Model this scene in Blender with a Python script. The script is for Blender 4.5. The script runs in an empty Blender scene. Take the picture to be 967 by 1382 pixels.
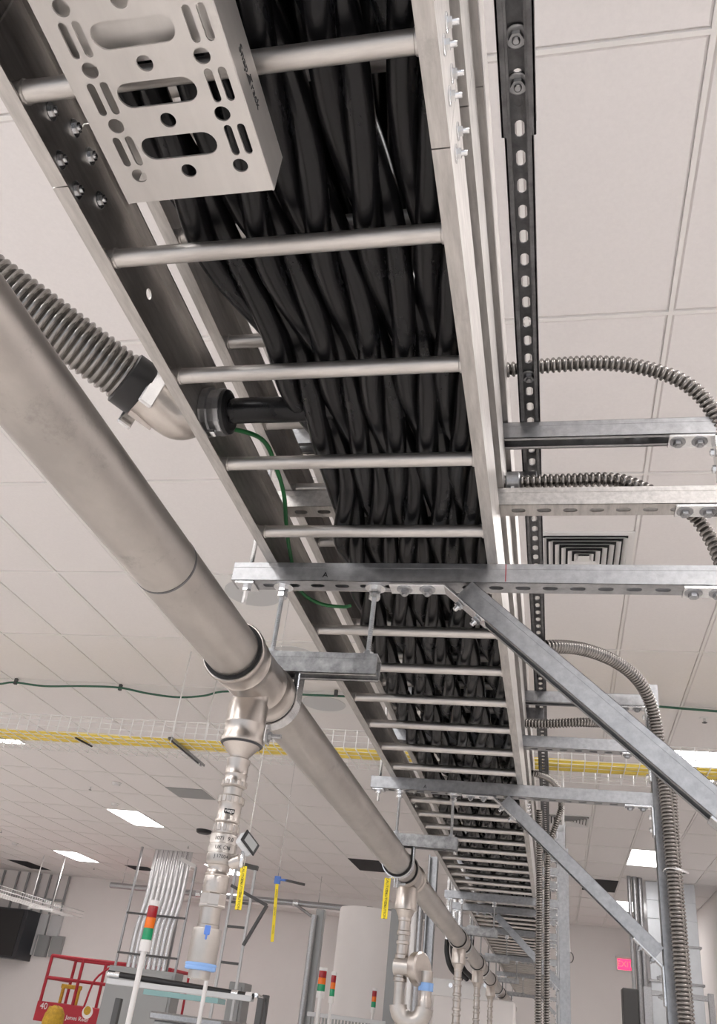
import bpy, math, random
from mathutils import Vector, Matrix
random.seed(7)
S = bpy.context.scene
COL = S.collection
PI = math.pi

# ------------------------------------------------------------------ camera (origin = lens, z up, trays run along +y)
FPX, YAW, PIT, ROL = 1148.96, -0.260706, 0.547581, 0.130835
_f = Vector((math.sin(YAW)*math.cos(PIT), math.cos(YAW)*math.cos(PIT), math.sin(PIT)))
_r0 = Vector((math.cos(YAW), -math.sin(YAW), 0)); _u0 = _r0.cross(_f)
_r = _r0*math.cos(ROL) + _u0*math.sin(ROL); _u = -_r0*math.sin(ROL) + _u0*math.cos(ROL)
cam = bpy.data.cameras.new('camera'); camo = bpy.data.objects.new('camera', cam); COL.objects.link(camo)
cam.sensor_fit = 'VERTICAL'; cam.sensor_height = 24; cam.lens = 24*FPX/1382; cam.clip_start = .01; cam.clip_end = 100
camo.matrix_world = Matrix(((_r.x, _u.x, -_f.x, 0), (_r.y, _u.y, -_f.y, 0), (_r.z, _u.z, -_f.z, 0), (0, 0, 0, 1)))
S.camera = camo
S.view_settings.view_transform = 'Standard'; S.view_settings.look = 'None'
S.view_settings.gamma = 1; S.view_settings.use_curve_mapping = False
S.view_settings.exposure = 0.08
S.cycles.use_denoising = True
S.cycles.max_bounces = 9; S.cycles.diffuse_bounces = 5; S.cycles.glossy_bounces = 4
S.cycles.sample_clamp_indirect = 6
W = bpy.data.worlds.new('world'); S.world = W; W.use_nodes = True
W.node_tree.nodes['Background'].inputs[0].default_value = (.9, .93, 1, 1)
W.node_tree.nodes['Background'].inputs[1].default_value = 1.0
PANEL = 15.5          # strength of the ceiling panels
FLOOR_Z = -1.55
CEIL_Z = 2.79

def at(px, py, **k):
    d = _f + _r*((px-483.5)/FPX) - _u*((py-691)/FPX)
    (a, v), = k.items(); i = 'xyz'.index(a)
    return d*(v/d[i])

# ------------------------------------------------------------------ materials
def mat(name, col, rough=.5, metal=0, noise=0, nscale=20, bump=0, stretch=(1, 1, 1), rn=0, emit=None, estr=0, spec=.5, spots=0, alpha=None, coat=0):
    m = bpy.data.materials.new(name); m.use_nodes = True
    nt = m.node_tree; b = nt.nodes['Principled BSDF']
    b.inputs['Base Color'].default_value = (*col, 1)
    b.inputs['Roughness'].default_value = rough; b.inputs['Metallic'].default_value = metal
    b.inputs['Specular IOR Level'].default_value = spec
    if coat: b.inputs['Coat Weight'].default_value = coat
    if emit: b.inputs['Emission Color'].default_value = (*emit, 1); b.inputs['Emission Strength'].default_value = estr
    if noise or bump or rn:
        tc = nt.nodes.new('ShaderNodeTexCoord'); mp = nt.nodes.new('ShaderNodeMapping')
        mp.inputs['Scale'].default_value = stretch
        nt.links.new(tc.outputs['Object'], mp.inputs['Vector'])
        n = nt.nodes.new('ShaderNodeTexNoise'); n.inputs['Scale'].default_value = nscale; n.inputs['Detail'].default_value = 6; n.inputs['Roughness'].default_value = .65
        nt.links.new(mp.outputs[0], n.inputs['Vector'])
        if noise:
            r = nt.nodes.new('ShaderNodeValToRGB')
            r.color_ramp.elements[0].position = .3; r.color_ramp.elements[1].position = .7
            r.color_ramp.elements[0].color = (*[c*(1-noise) for c in col], 1)
            r.color_ramp.elements[1].color = (*[min(1, c*(1+noise*.5)) for c in col], 1)
            nt.links.new(n.outputs['Fac'], r.inputs[0]); out = r.outputs[0]
            if spots:
                n2 = nt.nodes.new('ShaderNodeTexNoise'); n2.inputs['Scale'].default_value = 9; n2.inputs['Detail'].default_value = 9; n2.inputs['Roughness'].default_value = .8
                mp2 = nt.nodes.new('ShaderNodeMapping'); mp2.inputs['Scale'].default_value = (1, .7, 1)
                nt.links.new(tc.outputs['Object'], mp2.inputs['Vector']); nt.links.new(mp2.outputs[0], n2.inputs['Vector'])
                r2 = nt.nodes.new('ShaderNodeValToRGB'); r2.color_ramp.elements[0].position = .57; r2.color_ramp.elements[1].position = .75
                r2.color_ramp.elements[0].color = (1, 1, 1, 1); r2.color_ramp.elements[1].color = (1-spots, 1-spots, 1-spots, 1)
                nt.links.new(n2.outputs['Fac'], r2.inputs[0])
                mx = nt.nodes.new('ShaderNodeMix'); mx.data_type = 'RGBA'; mx.blend_type = 'MULTIPLY'; mx.inputs[0].default_value = 1
                nt.links.new(out, mx.inputs[6]); nt.links.new(r2.outputs[0], mx.inputs[7]); out = mx.outputs[2]
            nt.links.new(out, b.inputs['Base Color'])
        if rn:
            mr = nt.nodes.new('ShaderNodeMapRange'); mr.inputs[3].default_value = max(.05, rough-rn); mr.inputs[4].default_value = min(1, rough+rn)
            nt.links.new(n.outputs['Fac'], mr.inputs[0]); nt.links.new(mr.outputs[0], b.inputs['Roughness'])
        if bump:
            bp = nt.nodes.new('ShaderNodeBump'); bp.inputs['Strength'].default_value = bump; bp.inputs['Distance'].default_value = .0006 if metal else .002
            nt.links.new(n.outputs['Fac'], bp.inputs['Height']); nt.links.new(bp.outputs[0], b.inputs['Normal'])
    return m
M = {}
M['alu'] = mat('aluminium', (.56, .54, .52), .45, 1, .25, 14, .12, (8, 1, 8), .1, spots=.3)
M['rung'] = mat('rung_aluminium', (.58, .555, .53), .42, .92, .16, 14, .12, (1, 8, 8), .1, spots=.2)
M['galv'] = mat('galvanised_steel', (.43, .435, .445), .36, .92, .22, 60, .06, (1, 1, 1), .1, spots=.15)
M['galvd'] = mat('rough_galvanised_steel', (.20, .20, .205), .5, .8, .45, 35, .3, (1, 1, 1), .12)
M['dip'] = mat('hot_dipped_steel', (.42, .42, .42), .5, .85, .5, 45, .25, (1, 1, 1), .1)
M['zinc'] = mat('bright_zinc', (.78, .79, .8), .25, 1, .1, 60, .05)
M['pipe'] = mat('brushed_stainless', (.50, .47, .44), .39, .92, .20, 9, .08, (1, .5, 1), .08, spots=.35)
M['fit'] = mat('pressed_stainless', (.52, .48, .445), .32, 1, .15, 18, 0, rn=.06)
M['flex'] = mat('flexible_steel', (.28, .266, .252), .26, 1, .15, 40, .05)
M['snap'] = mat('matte_aluminium', (.66, .64, .62), .5, .85, .06, 8, .05, (6, 1, 6), .06, spots=.12)
M['cable'] = mat('black_cable_jacket', (.006, .006, .007), .26, 0, .3, 22, .5, (1, .35, 1), .06, spec=.30)
M['black'] = mat('black_plastic', (.012, .012, .013), .4)
M['rubber'] = mat('black_rubber', (.012, .012, .012), .7)
M['green'] = mat('green_insulation', (.012, .13, .035), .4)
M['dgreen'] = mat('dark_green_insulation', (.03, .12, .075), .5)
M['tile'] = mat('ceiling_tile', (.84, .81, .80), .85, 0, .03, 60, .03)
M['grid'] = mat('grid_white', (.84, .82, .80), .6)
M['wall'] = mat('wall_paint', (.85, .815, .80), .7, 0, .02, 2)
M['floor'] = mat('pale_floor', (.82, .79, .76), .35, 0, .05, 2)
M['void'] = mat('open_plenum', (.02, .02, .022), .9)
M['light'] = mat('light_diffuser', (.9, .9, .9), .5, emit=(1, .965, .95), estr=PANEL)
M['white'] = mat('white_metal', (.80, .79, .78), .4)
M['wwire'] = mat('pale_wire', (.85, .85, .84), .35, .35)
M['yellow'] = mat('yellow_jacket', (.86, .68, .13), .45)
M['ytag'] = mat('yellow_tag', (.95, .75, .02), .5)
M['red'] = mat('red_paint', (.42, .018, .035), .4)
M['redl'] = mat('red_lens', (.35, .012, .02), .2)
M['oral'] = mat('orange_lens', (.85, .18, .01), .2)
M['grel'] = mat('green_lens', (.01, .30, .13), .2)
M['grey'] = mat('grey_enamel', (.33, .34, .34), .45, .2)
M['lgrey'] = mat('light_grey_enamel', (.60, .61, .62), .45, .1)
M['duct'] = mat('duct_sheet', (.66, .69, .72), .42, .6, .08, 5, .03)
M['dark'] = mat('dark_steel', (.10, .10, .10), .5, .5)
M['navy'] = mat('black_cabinet', (.022, .024, .03), .35)
M['blue'] = mat('blue_plastic', (.10, .22, .62), .5)
M['lblue'] = mat('light_blue_tape', (.22, .38, .68), .6)
M['teal'] = mat('teal_glass', (.30, .50, .50), .2, .1)
M['mustard'] = mat('mustard_cloth', (.60, .36, .03), .6, 0, .3, 20, .4)
M['exit'] = mat('exit_red', (.8, .02, .08), .5, emit=(1, .03, .12), estr=2.2)
M['sat'] = mat('satin_white_text', (.85, .82, .8), .5)
M['grime'] = mat('grey_print', (.045, .045, .047), .6)

# ------------------------------------------------------------------ mesh helper
class MB:
    def __init__(s): s.v = []; s.f = []; s.sm = []
    def add(s, vs, fs, smooth=False, mtx=None):
        n = len(s.v)
        for p in vs:
            p = Vector(p); s.v.append(mtx @ p if mtx else p)
        for f in fs: s.f.append([i+n for i in f]); s.sm.append(smooth)
        return s
    def box(s, x0, x1, y0, y1, z0, z1, mtx=None):
        vs = [(x0, y0, z0), (x1, y0, z0), (x1, y1, z0), (x0, y1, z0), (x0, y0, z1), (x1, y0, z1), (x1, y1, z1), (x0, y1, z1)]
        return s.add(vs, [(0, 3, 2, 1), (4, 5, 6, 7), (0, 1, 5, 4), (1, 2, 6, 5), (2, 3, 7, 6), (3, 0, 4, 7)], False, mtx)
    def bbox(s, x0, x1, y0, y1, z0, z1, b=.002, mtx=None):   # chamfered box
        X, Y, Z = (x0, x1), (y0, y1), (z0, z1); vs = []; idx = {}
        for i in (0, 1):
            for j in (0, 1):
                for k in (0, 1):
                    sx, sy, sz = 1-2*i, 1-2*j, 1-2*k
                    for a, q in enumerate(((0, sy*b, sz*b), (sx*b, 0, sz*b), (sx*b, sy*b, 0))):
                        idx[i, j, k, a] = len(vs); vs.append((X[i]+q[0], Y[j]+q[1], Z[k]+q[2]))
        fs = []
        for i in (0, 1): fs.append([idx[i, j, k, 0] for j, k in ((0, 0), (0, 1), (1, 1), (1, 0))])
        for j in (0, 1): fs.append([idx[i, j, k, 1] for i, k in ((0, 0), (0, 1), (1, 1), (1, 0))])
        for k in (0, 1): fs.append([idx[i, j, k, 2] for i, j in ((0, 0), (0, 1), (1, 1), (1, 0))])
        for i in (0, 1):
            for j in (0, 1): fs.append([idx[i, j, 0, 0], idx[i, j, 1, 0], idx[i, j, 1, 1], idx[i, j, 0, 1]])
        for i in (0, 1):
            for k in (0, 1): fs.append([idx[i, 0, k, 0], idx[i, 1, k, 0], idx[i, 1, k, 2], idx[i, 0, k, 2]])
        for j in (0, 1):
            for k in (0, 1): fs.append([idx[0, j, k, 1], idx[1, j, k, 1], idx[1, j, k, 2], idx[0, j, k, 2]])
        for i in (0, 1):
            for j in (0, 1):
                for k in (0, 1): fs.append([idx[i, j, k, a] for a in (0, 1, 2)])
        return s.add(vs, fs, False, mtx)
    def prism(s, prof, a, b, axis='y', mtx=None):
        def P(p, t): return {'y': (p[0], t, p[1]), 'x': (t, p[0], p[1]), 'z': (p[0], p[1], t)}[axis]
        n = len(prof); vs = [P(p, a) for p in prof]+[P(p, b) for p in prof]
        fs = [(i, (i+1) % n, n+(i+1) % n, n+i) for i in range(n)]+[tuple(range(n)), tuple(range(2*n-1, n-1, -1))]
        return s.add(vs, fs, False, mtx)
    def tube(s, pts, r, seg=12, cap=True, rfun=None, smooth=True):
        pts = [Vector(p) for p in pts]; n = len(pts)
        t = [(pts[min(i+1, n-1)]-pts[max(i-1, 0)]).normalized() for i in range(n)]
        up = Vector((0, 0, 1)) if abs(t[0].z) < .9 else Vector((1, 0, 0))
        a = t[0].cross(up).normalized(); vs = []
        for i in range(n):
            a = (a - t[i]*a.dot(t[i])).normalized(); b = t[i].cross(a)
            rr = rfun(i) if rfun else r
            for k in range(seg):
                w = 2*PI*k/seg; vs.append(pts[i]+(a*math.cos(w)+b*math.sin(w))*rr)
        fs = [(i*seg+k, i*seg+(k+1) % seg, (i+1)*seg+(k+1) % seg, (i+1)*seg+k) for i in range(n-1) for k in range(seg)]
        s.add(vs, fs, smooth)
        if cap:
            m = len(s.v)-len(vs)
            s.f.append([m+k for k in range(seg)][::-1]); s.sm.append(False)
            s.f.append([m+(n-1)*seg+k for k in range(seg)]); s.sm.append(False)
        return s
    def lathe(s, prof, seg=24, mtx=None, smooth=True):      # prof = [(r, z)], axis z
        vs = [(r*math.cos(2*PI*k/seg), r*math.sin(2*PI*k/seg), z) for r, z in prof for k in range(seg)]
        fs = [(i*seg+k, i*seg+(k+1) % seg, (i+1)*seg+(k+1) % seg, (i+1)*seg+k) for i in range(len(prof)-1) for k in range(seg)]
        n0 = len(s.v); s.add(vs, fs, smooth, mtx)
        s.f.append([n0+k for k in range(seg)][::-1]); s.sm.append(False)
        s.f.append([n0+(len(prof)-1)*seg+k for k in range(seg)]); s.sm.append(False)
        return s
    def hexa(s, r, z0, z1, mtx=None, seg=6): return s.lathe([(r, z0), (r, z1)], seg, mtx, False)
    def mesh(s, name, ma, mtx=None):
        me = bpy.data.meshes.new(name); me.from_pydata([tuple(p) for p in s.v], [], s.f)
        me.polygons.foreach_set('use_smooth', s.sm)
        if mtx: me.transform(mtx)
        me.materials.append(M[ma]); 
        import bmesh
        bm = bmesh.new(); bm.from_mesh(me); bmesh.ops.recalc_face_normals(bm, faces=bm.faces)
        for e in bm.edges:
            if len(e.link_faces) == 2 and e.calc_face_angle(0) > .75: e.smooth = False
        bm.to_mesh(me); bm.free()
        me.update(); return me
    def build(s, name, ma, parent=None, mtx=None):
        o = bpy.data.objects.new(name, s.mesh(name, ma, mtx)); COL.objects.link(o)
        if parent is not None:
            o.parent = parent
            if parent.location.length > 0 or parent.parent is not None:
                L = parent.location.copy()
                if parent.parent is not None: L += parent.parent.location
                o.data.transform(Matrix.Translation(-L))
        return o
def tag(o, label=None, cat=None, group=None, kind=None):
    if label: o['label'] = label
    if cat: o['category'] = cat
    if group: o['group'] = group
    if kind: o['kind'] = kind
    return o
def thing(name, loc, label, cat, group=None):
    o = bpy.data.objects.new(name, None); COL.objects.link(o); o.location = loc; o.empty_display_size = .05
    return tag(o, label, cat, group)
def copy_tree(o, parent=None, dz=None):
    c = o.copy(); COL.objects.link(c)
    if parent is not None: c.parent = parent
    for ch in list(o.children): copy_tree(ch, c)
    return c
def basis(o, ex, ez):        # matrix with local x=ex, local z=ez
    ex = Vector(ex).normalized(); ez = Vector(ez); ez = (ez-ex*ez.dot(ex)).normalized(); ey = ez.cross(ex)
    return Matrix(((ex.x, ey.x, ez.x, o[0]), (ex.y, ey.y, ez.y, o[1]), (ex.z, ey.z, ez.z, o[2]), (0, 0, 0, 1)))
def zbasis(o, ez, ex=None):
    ez = Vector(ez).normalized()
    if ex is None: ex = Vector((1, 0, 0)) if abs(ez.x) < .8 else Vector((0, 1, 0))
    ex = Vector(ex); ex = (ex-ez*ex.dot(ez)).normalized(); ey = ez.cross(ex)
    return Matrix(((ex.x, ey.x, ez.x, o[0]), (ex.y, ey.y, ez.y, o[1]), (ex.z, ey.z, ez.z, o[2]), (0, 0, 0, 1)))
def smooth_path(P, n=16):
    P = [Vector(p) for p in P]; Q = [P[0]*2-P[1]]+P+[P[-1]*2-P[-2]]; out = []
    for i in range(1, len(Q)-2):
        for k in range(n):
            t = k/n; a, b, c, d = Q[i-1:i+3]
            out.append(.5*((2*b)+(c-a)*t+(2*a-5*b+4*c-d)*t*t+(3*b-a-3*c+d)*t**3))
    out.append(P[-1]); return out
def resample(P, step):
    out = [P[0]]; acc = 0
    for a, b in zip(P, P[1:]):
        L = (b-a).length
        while acc+L >= step:
            t = (step-acc)/L; a = a.lerp(b, t); out.append(a.copy()); L = (b-a).length; acc = 0
        acc += L
    return out
def curve_mesh(shapes, th):
    cu = bpy.data.curves.new('c', 'CURVE'); cu.dimensions = '2D'; cu.fill_mode = 'BOTH'; cu.extrude = th/2
    for pts in shapes:
        sp = cu.splines.new('POLY'); sp.points.add(len(pts)-1)
        for i, p in enumerate(pts): sp.points[i].co = (p[0], p[1], 0, 1)
        sp.use_cyclic_u = True
    return _conv(cu)
def _conv(cu):
    o = bpy.data.objects.new('c', cu); COL.objects.link(o)
    dg = bpy.context.evaluated_depsgraph_get(); dg.update()
    me = bpy.data.meshes.new_from_object(o.evaluated_get(dg)); bpy.data.objects.remove(o)
    V = [v.co.copy() for v in me.vertices]; F = [list(p.vertices) for p in me.polygons]
    bpy.data.meshes.remove(me); return V, F
def text_mesh(txt, size, th=.0006):
    cu = bpy.data.curves.new('t', 'FONT'); cu.body = txt; cu.size = size; cu.extrude = th; cu.align_x = 'CENTER'; cu.align_y = 'CENTER'; cu.resolution_u = 3
    return _conv(cu)
def stadium(cx, cy, hl, hr, ang=0, n=8):
    pts = []
    for k in range(n+1):
        w = -PI/2+PI*k/n; pts.append((hl-hr+hr*math.cos(w), hr*math.sin(w)))
    for k in range(n+1):
        w = PI/2+PI*k/n; pts.append((-(hl-hr)+hr*math.cos(w), hr*math.sin(w)))
    c, s = math.cos(ang), math.sin(ang)
    return [(cx+x*c-y*s, cy+x*s+y*c) for x, y in pts]

# strut channel along local x, web at z=-h/2, open towards +z
def strut(L, slots=True, h=.0413, w=.0413, lips=True, first=0.0, mb=None, mtx=None, t=.0025):
    mb = mb or MB(); p = .0508; n = int((L-first)//p) if slots else 0
    y = w/2; z = -h/2
    if slots and n > 0:
        hl, hr = .0143, .0071
        if first > 0: mb.box(0, first, -y, y, z, z+t, mtx)
        if first+n*p < L: mb.box(first+n*p, L, -y, y, z, z+t, mtx)
        ca = math.atan2(y, p/2); angs = sorted([2*PI*k/20+.001 for k in range(20)]+[ca, PI-ca, PI+ca, 2*PI-ca])
        ring = []
        for a in angs:
            c, s_ = math.cos(a), math.sin(a)
            ro = min(p/2/abs(c) if abs(c) > 1e-6 else 9, y/abs(s_) if abs(s_) > 1e-6 else 9)
            k = hl-hr; r1 = hr/abs(s_) if abs(s_) > 1e-6 else 9
            if abs(r1*c) > k:
                B = -2*k*abs(c); C = k*k-hr*hr; r1 = (-B+math.sqrt(max(0, B*B-4*C)))/2
            ring.append((r1*c, r1*s_, ro*c, ro*s_))
        m = len(ring)
        for i in range(n):
            cx = first+p*(i+.5); vs = []
            for q in ring: vs += [(cx+q[0], q[1], z), (cx+q[2], q[3], z), (cx+q[0], q[1], z+t), (cx+q[2], q[3], z+t)]
            fs = []
            for k in range(m):
                a, b = 4*k, 4*((k+1) % m)
                fs += [(a, a+1, b+1, b), (a+2, b+2, b+3, a+3), (a, b, b+2, a+2)]
            mb.add(vs, fs, False, mtx)
    else: mb.box(0, L, -y, y, z, z+t, mtx)
    for s_ in (-1, 1):
        mb.box(0, L, min(s_*y, s_*(y-t)), max(s_*y, s_*(y-t)), z+t*.5, h/2, mtx)
        # rolled groove line and lips
        mb.box(0, L, min(s_*y, s_*(y+.0006)), max(s_*y, s_*(y+.0006)), z+.001, z+h*.28, mtx)
        mb.box(0, L, min(s_*y, s_*(y+.0006)), max(s_*y, s_*(y+.0006)), h/2-h*.28, h/2-.0005, mtx)
        if lips:
            mb.box(0, L, min(s_*y, s_*(y-.0095)), max(s_*y, s_*(y-.0095)), h/2-t, h/2, mtx)
            mb.box(0, L, min(s_*(y-.0095), s_*(y-.0095+t)), max(s_*(y-.0095), s_*(y-.0095+t)), h/2-.0085, h/2-t*.5, mtx)
    return mb
def bolt(mb, mtx, r=.0095, washer=True, shank=.004):      # head along local +z
    if washer: mb.lathe([(r*1.65, 0), (r*1.65, .0015), (r*1.5, .002)], 18, mtx)
    mb.hexa(r, .002, .002+r*.75, mtx); mb.lathe([(r*.55, .002+r*.7), (r*.55, .002+r*.75+shank), (r*.4, .003+r*.75+shank)], 10, mtx)
    return mb
def rod(mb, a, b, r=.0052, seg=8):      # threaded rod: fine rings
    a, b = Vector(a), Vector(b); L = (b-a).length; n = max(2, int(L/.0022))
    if n > 420: n = 2; mb.tube([a, b], r, seg); return mb
    mb.tube([a.lerp(b, i/n) for i in range(n+1)], r, seg, rfun=lambda i: r*(1 if i % 2 else .84), smooth=False)
    return mb

# ------------------------------------------------------------------ room
def struct(mb, name, ma): return tag(mb.build(name, ma), kind='structure')
XL, XR, YB, YF = -16.0, 2.75, -4.0, 22.75
struct(MB().box(XL, XR, YB, YF, FLOOR_Z-.1, FLOOR_Z), 'floor', 'floor')
struct(MB().box(XL-.1, XR+.1, YF, YF+.1, FLOOR_Z, CEIL_Z+.05), 'wall_far', 'wall')
struct(MB().box(XR, XR+.1, YB, YF, FLOOR_Z, CEIL_Z+.05), 'wall_right', 'wall')
struct(MB().box(XL-.1, XL, YB, YF, FLOOR_Z, CEIL_Z+.05), 'wall_left', 'wall')
GX0, GY0, GX, GY = .51, 1.61, .6096, 1.2192
lights = [(1.12, y) for y in (-3.27, .39-1.22+.01, 4.05, 8.93, 13.81, 18.69)]
lights = [(1.12, GY0+GY*k) for k in (-4, -2, 2, 6, 10, 14)] + [(GX0-13*GX, GY0+GY*k) for k in (-2, 2, 6, 10, 14)] + [(GX0-19*GX, GY0+GY*k) for k in (-2, 2, 6, 10, 14)] + [(GX0-(5+13*(k%2==1))*GX*0-5*GX, GY0+GY*k) for k in (-4, -2)]+[(GX0-6*GX, GY0-GY*3), (GX0-9*GX, GY0-GY*3), (GX0-9*GX, GY0-GY*1), (GX0+2*GX, GY0), (GX0-13*GX, GY0)]+[(GX0-22*GX, GY0+GY*k) for k in (8, 12)]  # extra unseen panels near and behind the camera are added for brightness
lights = [(x, y) for x, y in lights if x > XL+.1]
voids = [(at(812, 1192, z=CEIL_Z), 1), (at(505, 1167, z=CEIL_Z), 1), (at(35, 1169, z=CEIL_Z), 1)]
# ceiling slab of tiles with a recessed joint on each side of the tee bars
cm = MB(); gm = MB()
nx0 = int((XL-GX0)//GX); ny0 = int((YB-GY0)//GY)
for i in range(nx0, 5):
    for j in range(ny0, 19):
        x0, y0 = GX0+i*GX, GY0+j*GY
        x1, y1 = min(x0+GX, XR), min(y0+GY, YF); x0 = max(x0, XL); y0 = max(y0, YB)
        if x1-x0 < .05 or y1-y0 < .05: continue
        cm.add([(x0+.020, y0+.020, CEIL_Z+.001), (x1-.020, y0+.020, CEIL_Z+.001), (x1-.020, y1-.020, CEIL_Z+.001), (x0+.020, y1-.020, CEIL_Z+.001),
                (x0, y0, CEIL_Z+.022), (x1, y0, CEIL_Z+.022), (x1, y1, CEIL_Z+.022), (x0, y1, CEIL_Z+.022)],
               [(0, 1, 2, 3), (0, 1, 5, 4), (1, 2, 6, 5), (2, 3, 7, 6), (3, 0, 4, 7)])
cm.box(XL-.1, XR+.1, YB-.1, YF+.1, CEIL_Z+.022, CEIL_Z+.1)
struct(cm, 'ceiling', 'tile')
for i in range(nx0, 6):
    x = GX0+i*GX
    if XL < x < XR: gm.box(x-.009, x+.009, YB, YF, CEIL_Z-.003, CEIL_Z+.0215)
for j in range(ny0, 19):
    y = GY0+j*GY
    if YB < y < YF: gm.box(XL, XR, y-.009, y+.009, CEIL_Z-.0031, CEIL_Z+.0215)
struct(gm, 'trim_1', 'grid')
# soffit beam under the ceiling at the far wall
struct(MB().box(-9.9, -2.6, 21.9, YF, 2.45, CEIL_Z), 'trim_2', 'wall')

def panel_light(x, y, i):
    o = thing('ceiling_light', (x, y, CEIL_Z-.004), '', 'ceiling light', 'recessed ceiling panel lights')
    MB().box(0, GX, 0, .02, -.004, .004).box(0, GX, GY-.02, GY, -.004, .004).box(0, .02, .02, GY-.02, -.004, .004).box(GX-.02, GX, .02, GY-.02, -.004, .004).build('frame', 'white', None).parent = o
    MB().box(.02, GX-.02, .02, GY-.02, -.002, .004).build('diffuser', 'light', None).parent = o
    return o
LL = {(1, 2): 'lit rectangular ceiling panel above the near end of the strut frames', (1, 6): 'lit ceiling panel behind the wire basket tray, beside the big brace', (1, 10): 'lit ceiling panel left of the long flexible conduit, in front of the duct riser', (1, 14): 'lit ceiling panel beside the duct riser, nearest the exit sign',
      (2, 6): 'lit ceiling panel glimpsed behind the yellow fibre cables at the picture edge', (2, 10): 'lit slanting ceiling panel between the basket tray and the conduit riser', (2, 14): 'lit ceiling panel seen behind the sensor pipe drop', (3, 14): 'lit ceiling panel above the small grey wall boxes'}
p0 = None
for (x, y) in lights:
    c = 1 if x > 0 else 2 if x > -8 else 3 if x > -11.5 else 4
    k = round((y-GY0)/GY)
    if p0 is None: o = p0 = panel_light(x, y, 0)
    else: o = copy_tree(p0); o.location = (x, y, CEIL_Z-.004)
    o['label'] = LL.get((c, k), 'unseen rectangular ceiling panel outside the camera view, kept to light the room')

# ceiling diffusers and openings
def diffuser(x, y, label, n=6):
    o = thing('ceiling_diffuser', (x, y, CEIL_Z), label, 'air vent', 'square louvred ceiling diffusers')
    f = MB(); a = GX/2; fr = MB()
    fr.box(-a+.005, a-.005, -a+.005, -a+.045, -.008, 0).box(-a+.005, a-.005, a-.045, a-.005, -.008, 0).box(-a+.005, -a+.045, -a+.045, a-.045, -.008, 0).box(a-.045, a-.005, -a+.045, a-.045, -.008, 0)
    fr.build('frame', 'white', None).parent = o
    MB().box(-a+.045, a-.045, -a+.045, a-.045, -.004, -.0005).build('throat', 'void', None).parent = o
    for k in range(6):
        r = a-.045-k*.040; r2 = r-.027; z0, z1 = -.028, 0.0
        if r2 < .02: break
        vs = [(-r, -r, z0), (r, -r, z0), (r, r, z0), (-r, r, z0), (-r2, -r2, z1-.004), (r2, -r2, z1-.004), (r2, r2, z1-.004), (-r2, r2, z1-.004)]
        vs += [(p[0], p[1], p[2]+.0015) for p in vs]
        fs = [(i, (i+1) % 4, 4+(i+1) % 4, 4+i) for i in range(4)]+[(8+i, 8+(i+1) % 4, 12+(i+1) % 4, 12+i) for i in range(4)]
        MB().add(vs, fs).build('louvre', 'white', None).parent = o
    MB().box(-.035, .035, -.035, .035, -.03, -.026).build('centre_plate', 'white', None).parent = o
    return o
diffuser(GX0-GX/2, GY0+2*GY+GY*.75+GY*0, 'white louvred square ceiling diffuser directly above the perforated strut')
def snapg(p): 
    i = math.floor((p.x-GX0)/GX); j = math.floor((p.y-GY0)/(GY/2)); return GX0+(i+.5)*GX, GY0+(j+.5)*GY/2
d2 = snapg(at(790, 1102, z=CEIL_Z)); diffuser(*d2, 'white louvred square ceiling diffuser behind the second strut frame')
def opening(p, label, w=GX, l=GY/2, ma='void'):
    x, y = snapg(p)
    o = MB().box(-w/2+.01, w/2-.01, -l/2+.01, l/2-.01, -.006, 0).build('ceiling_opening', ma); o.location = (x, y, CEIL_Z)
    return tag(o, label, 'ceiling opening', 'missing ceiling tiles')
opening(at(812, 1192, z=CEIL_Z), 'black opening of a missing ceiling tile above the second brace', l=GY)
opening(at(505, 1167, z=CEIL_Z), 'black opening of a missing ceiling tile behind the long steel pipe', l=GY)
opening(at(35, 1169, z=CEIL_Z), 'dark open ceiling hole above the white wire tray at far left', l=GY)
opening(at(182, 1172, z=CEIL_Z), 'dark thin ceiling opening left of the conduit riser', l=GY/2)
opening(at(268, 1071, z=CEIL_Z), 'grey recessed ceiling vent panel left of the pipe drop', ma='grey')
for n, (px, py) in enumerate([(375, 798), (399, 868), (438, 942)]):
    x, y = snapg(at(px, py, z=CEIL_Z))
    o = thing('round_diffuser', (x, y, CEIL_Z), 'flat white ceiling panel with a round grey face, '+['nearest, beside the hanging bolt', 'middle one, behind the threaded rods', 'farthest, above the basket tray'][n], 'air vent', 'round faced ceiling panels')
    MB().bbox(-.29, .29, -.29, .29, -.006, 0, .002).build('panel', 'white', None).parent = o
    MB().lathe([(.215, -.011), (.22, -.008), (.22, -.005)], 40).build('round_face', 'lgrey', None).parent = o
def sprinkler(px, py, label):
    p = at(px, py, z=CEIL_Z-.02); o = thing('sprinkler', (p.x, p.y, CEIL_Z), label, 'sprinkler', 'ceiling sprinkler heads')
    MB().lathe([(.035, -.004), (.045, -.001), (.045, 0)], 18).build('escutcheon', 'white', None).parent = o
    MB().lathe([(.012, -.035), (.012, -.004)], 10).build('nozzle', 'zinc', None).parent = o
    MB().lathe([(.022, -.045), (.024, -.043)], 12).lathe([(.003, -.045), (.003, -.03)], 6).build('deflector', 'dark', None).parent = o
for px, py, l in [(950, 972, 'at the far right near the green wire'), (122, 1064, 'at the left below the yellow cables'), (254, 1143, 'left of the tall pipe drop'), (848, 1190, 'beside the duct riser'), (2, 1122, 'at the left picture edge'), (127, 1172, 'above the red lift')]:
    sprinkler(px, py, 'small ceiling sprinkler head '+l)
def smoke(px, py, label):
    p = at(px, py, z=CEIL_Z-.02); o = MB().lathe([(.03, -.05), (.055, -.045), (.06, -.02), (.07, -.012), (.07, 0)], 24).build('smoke_detector', 'white'); o.location = (p.x, p.y, CEIL_Z)
    tag(o, label, 'smoke detector', 'ceiling smoke detectors')
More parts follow.
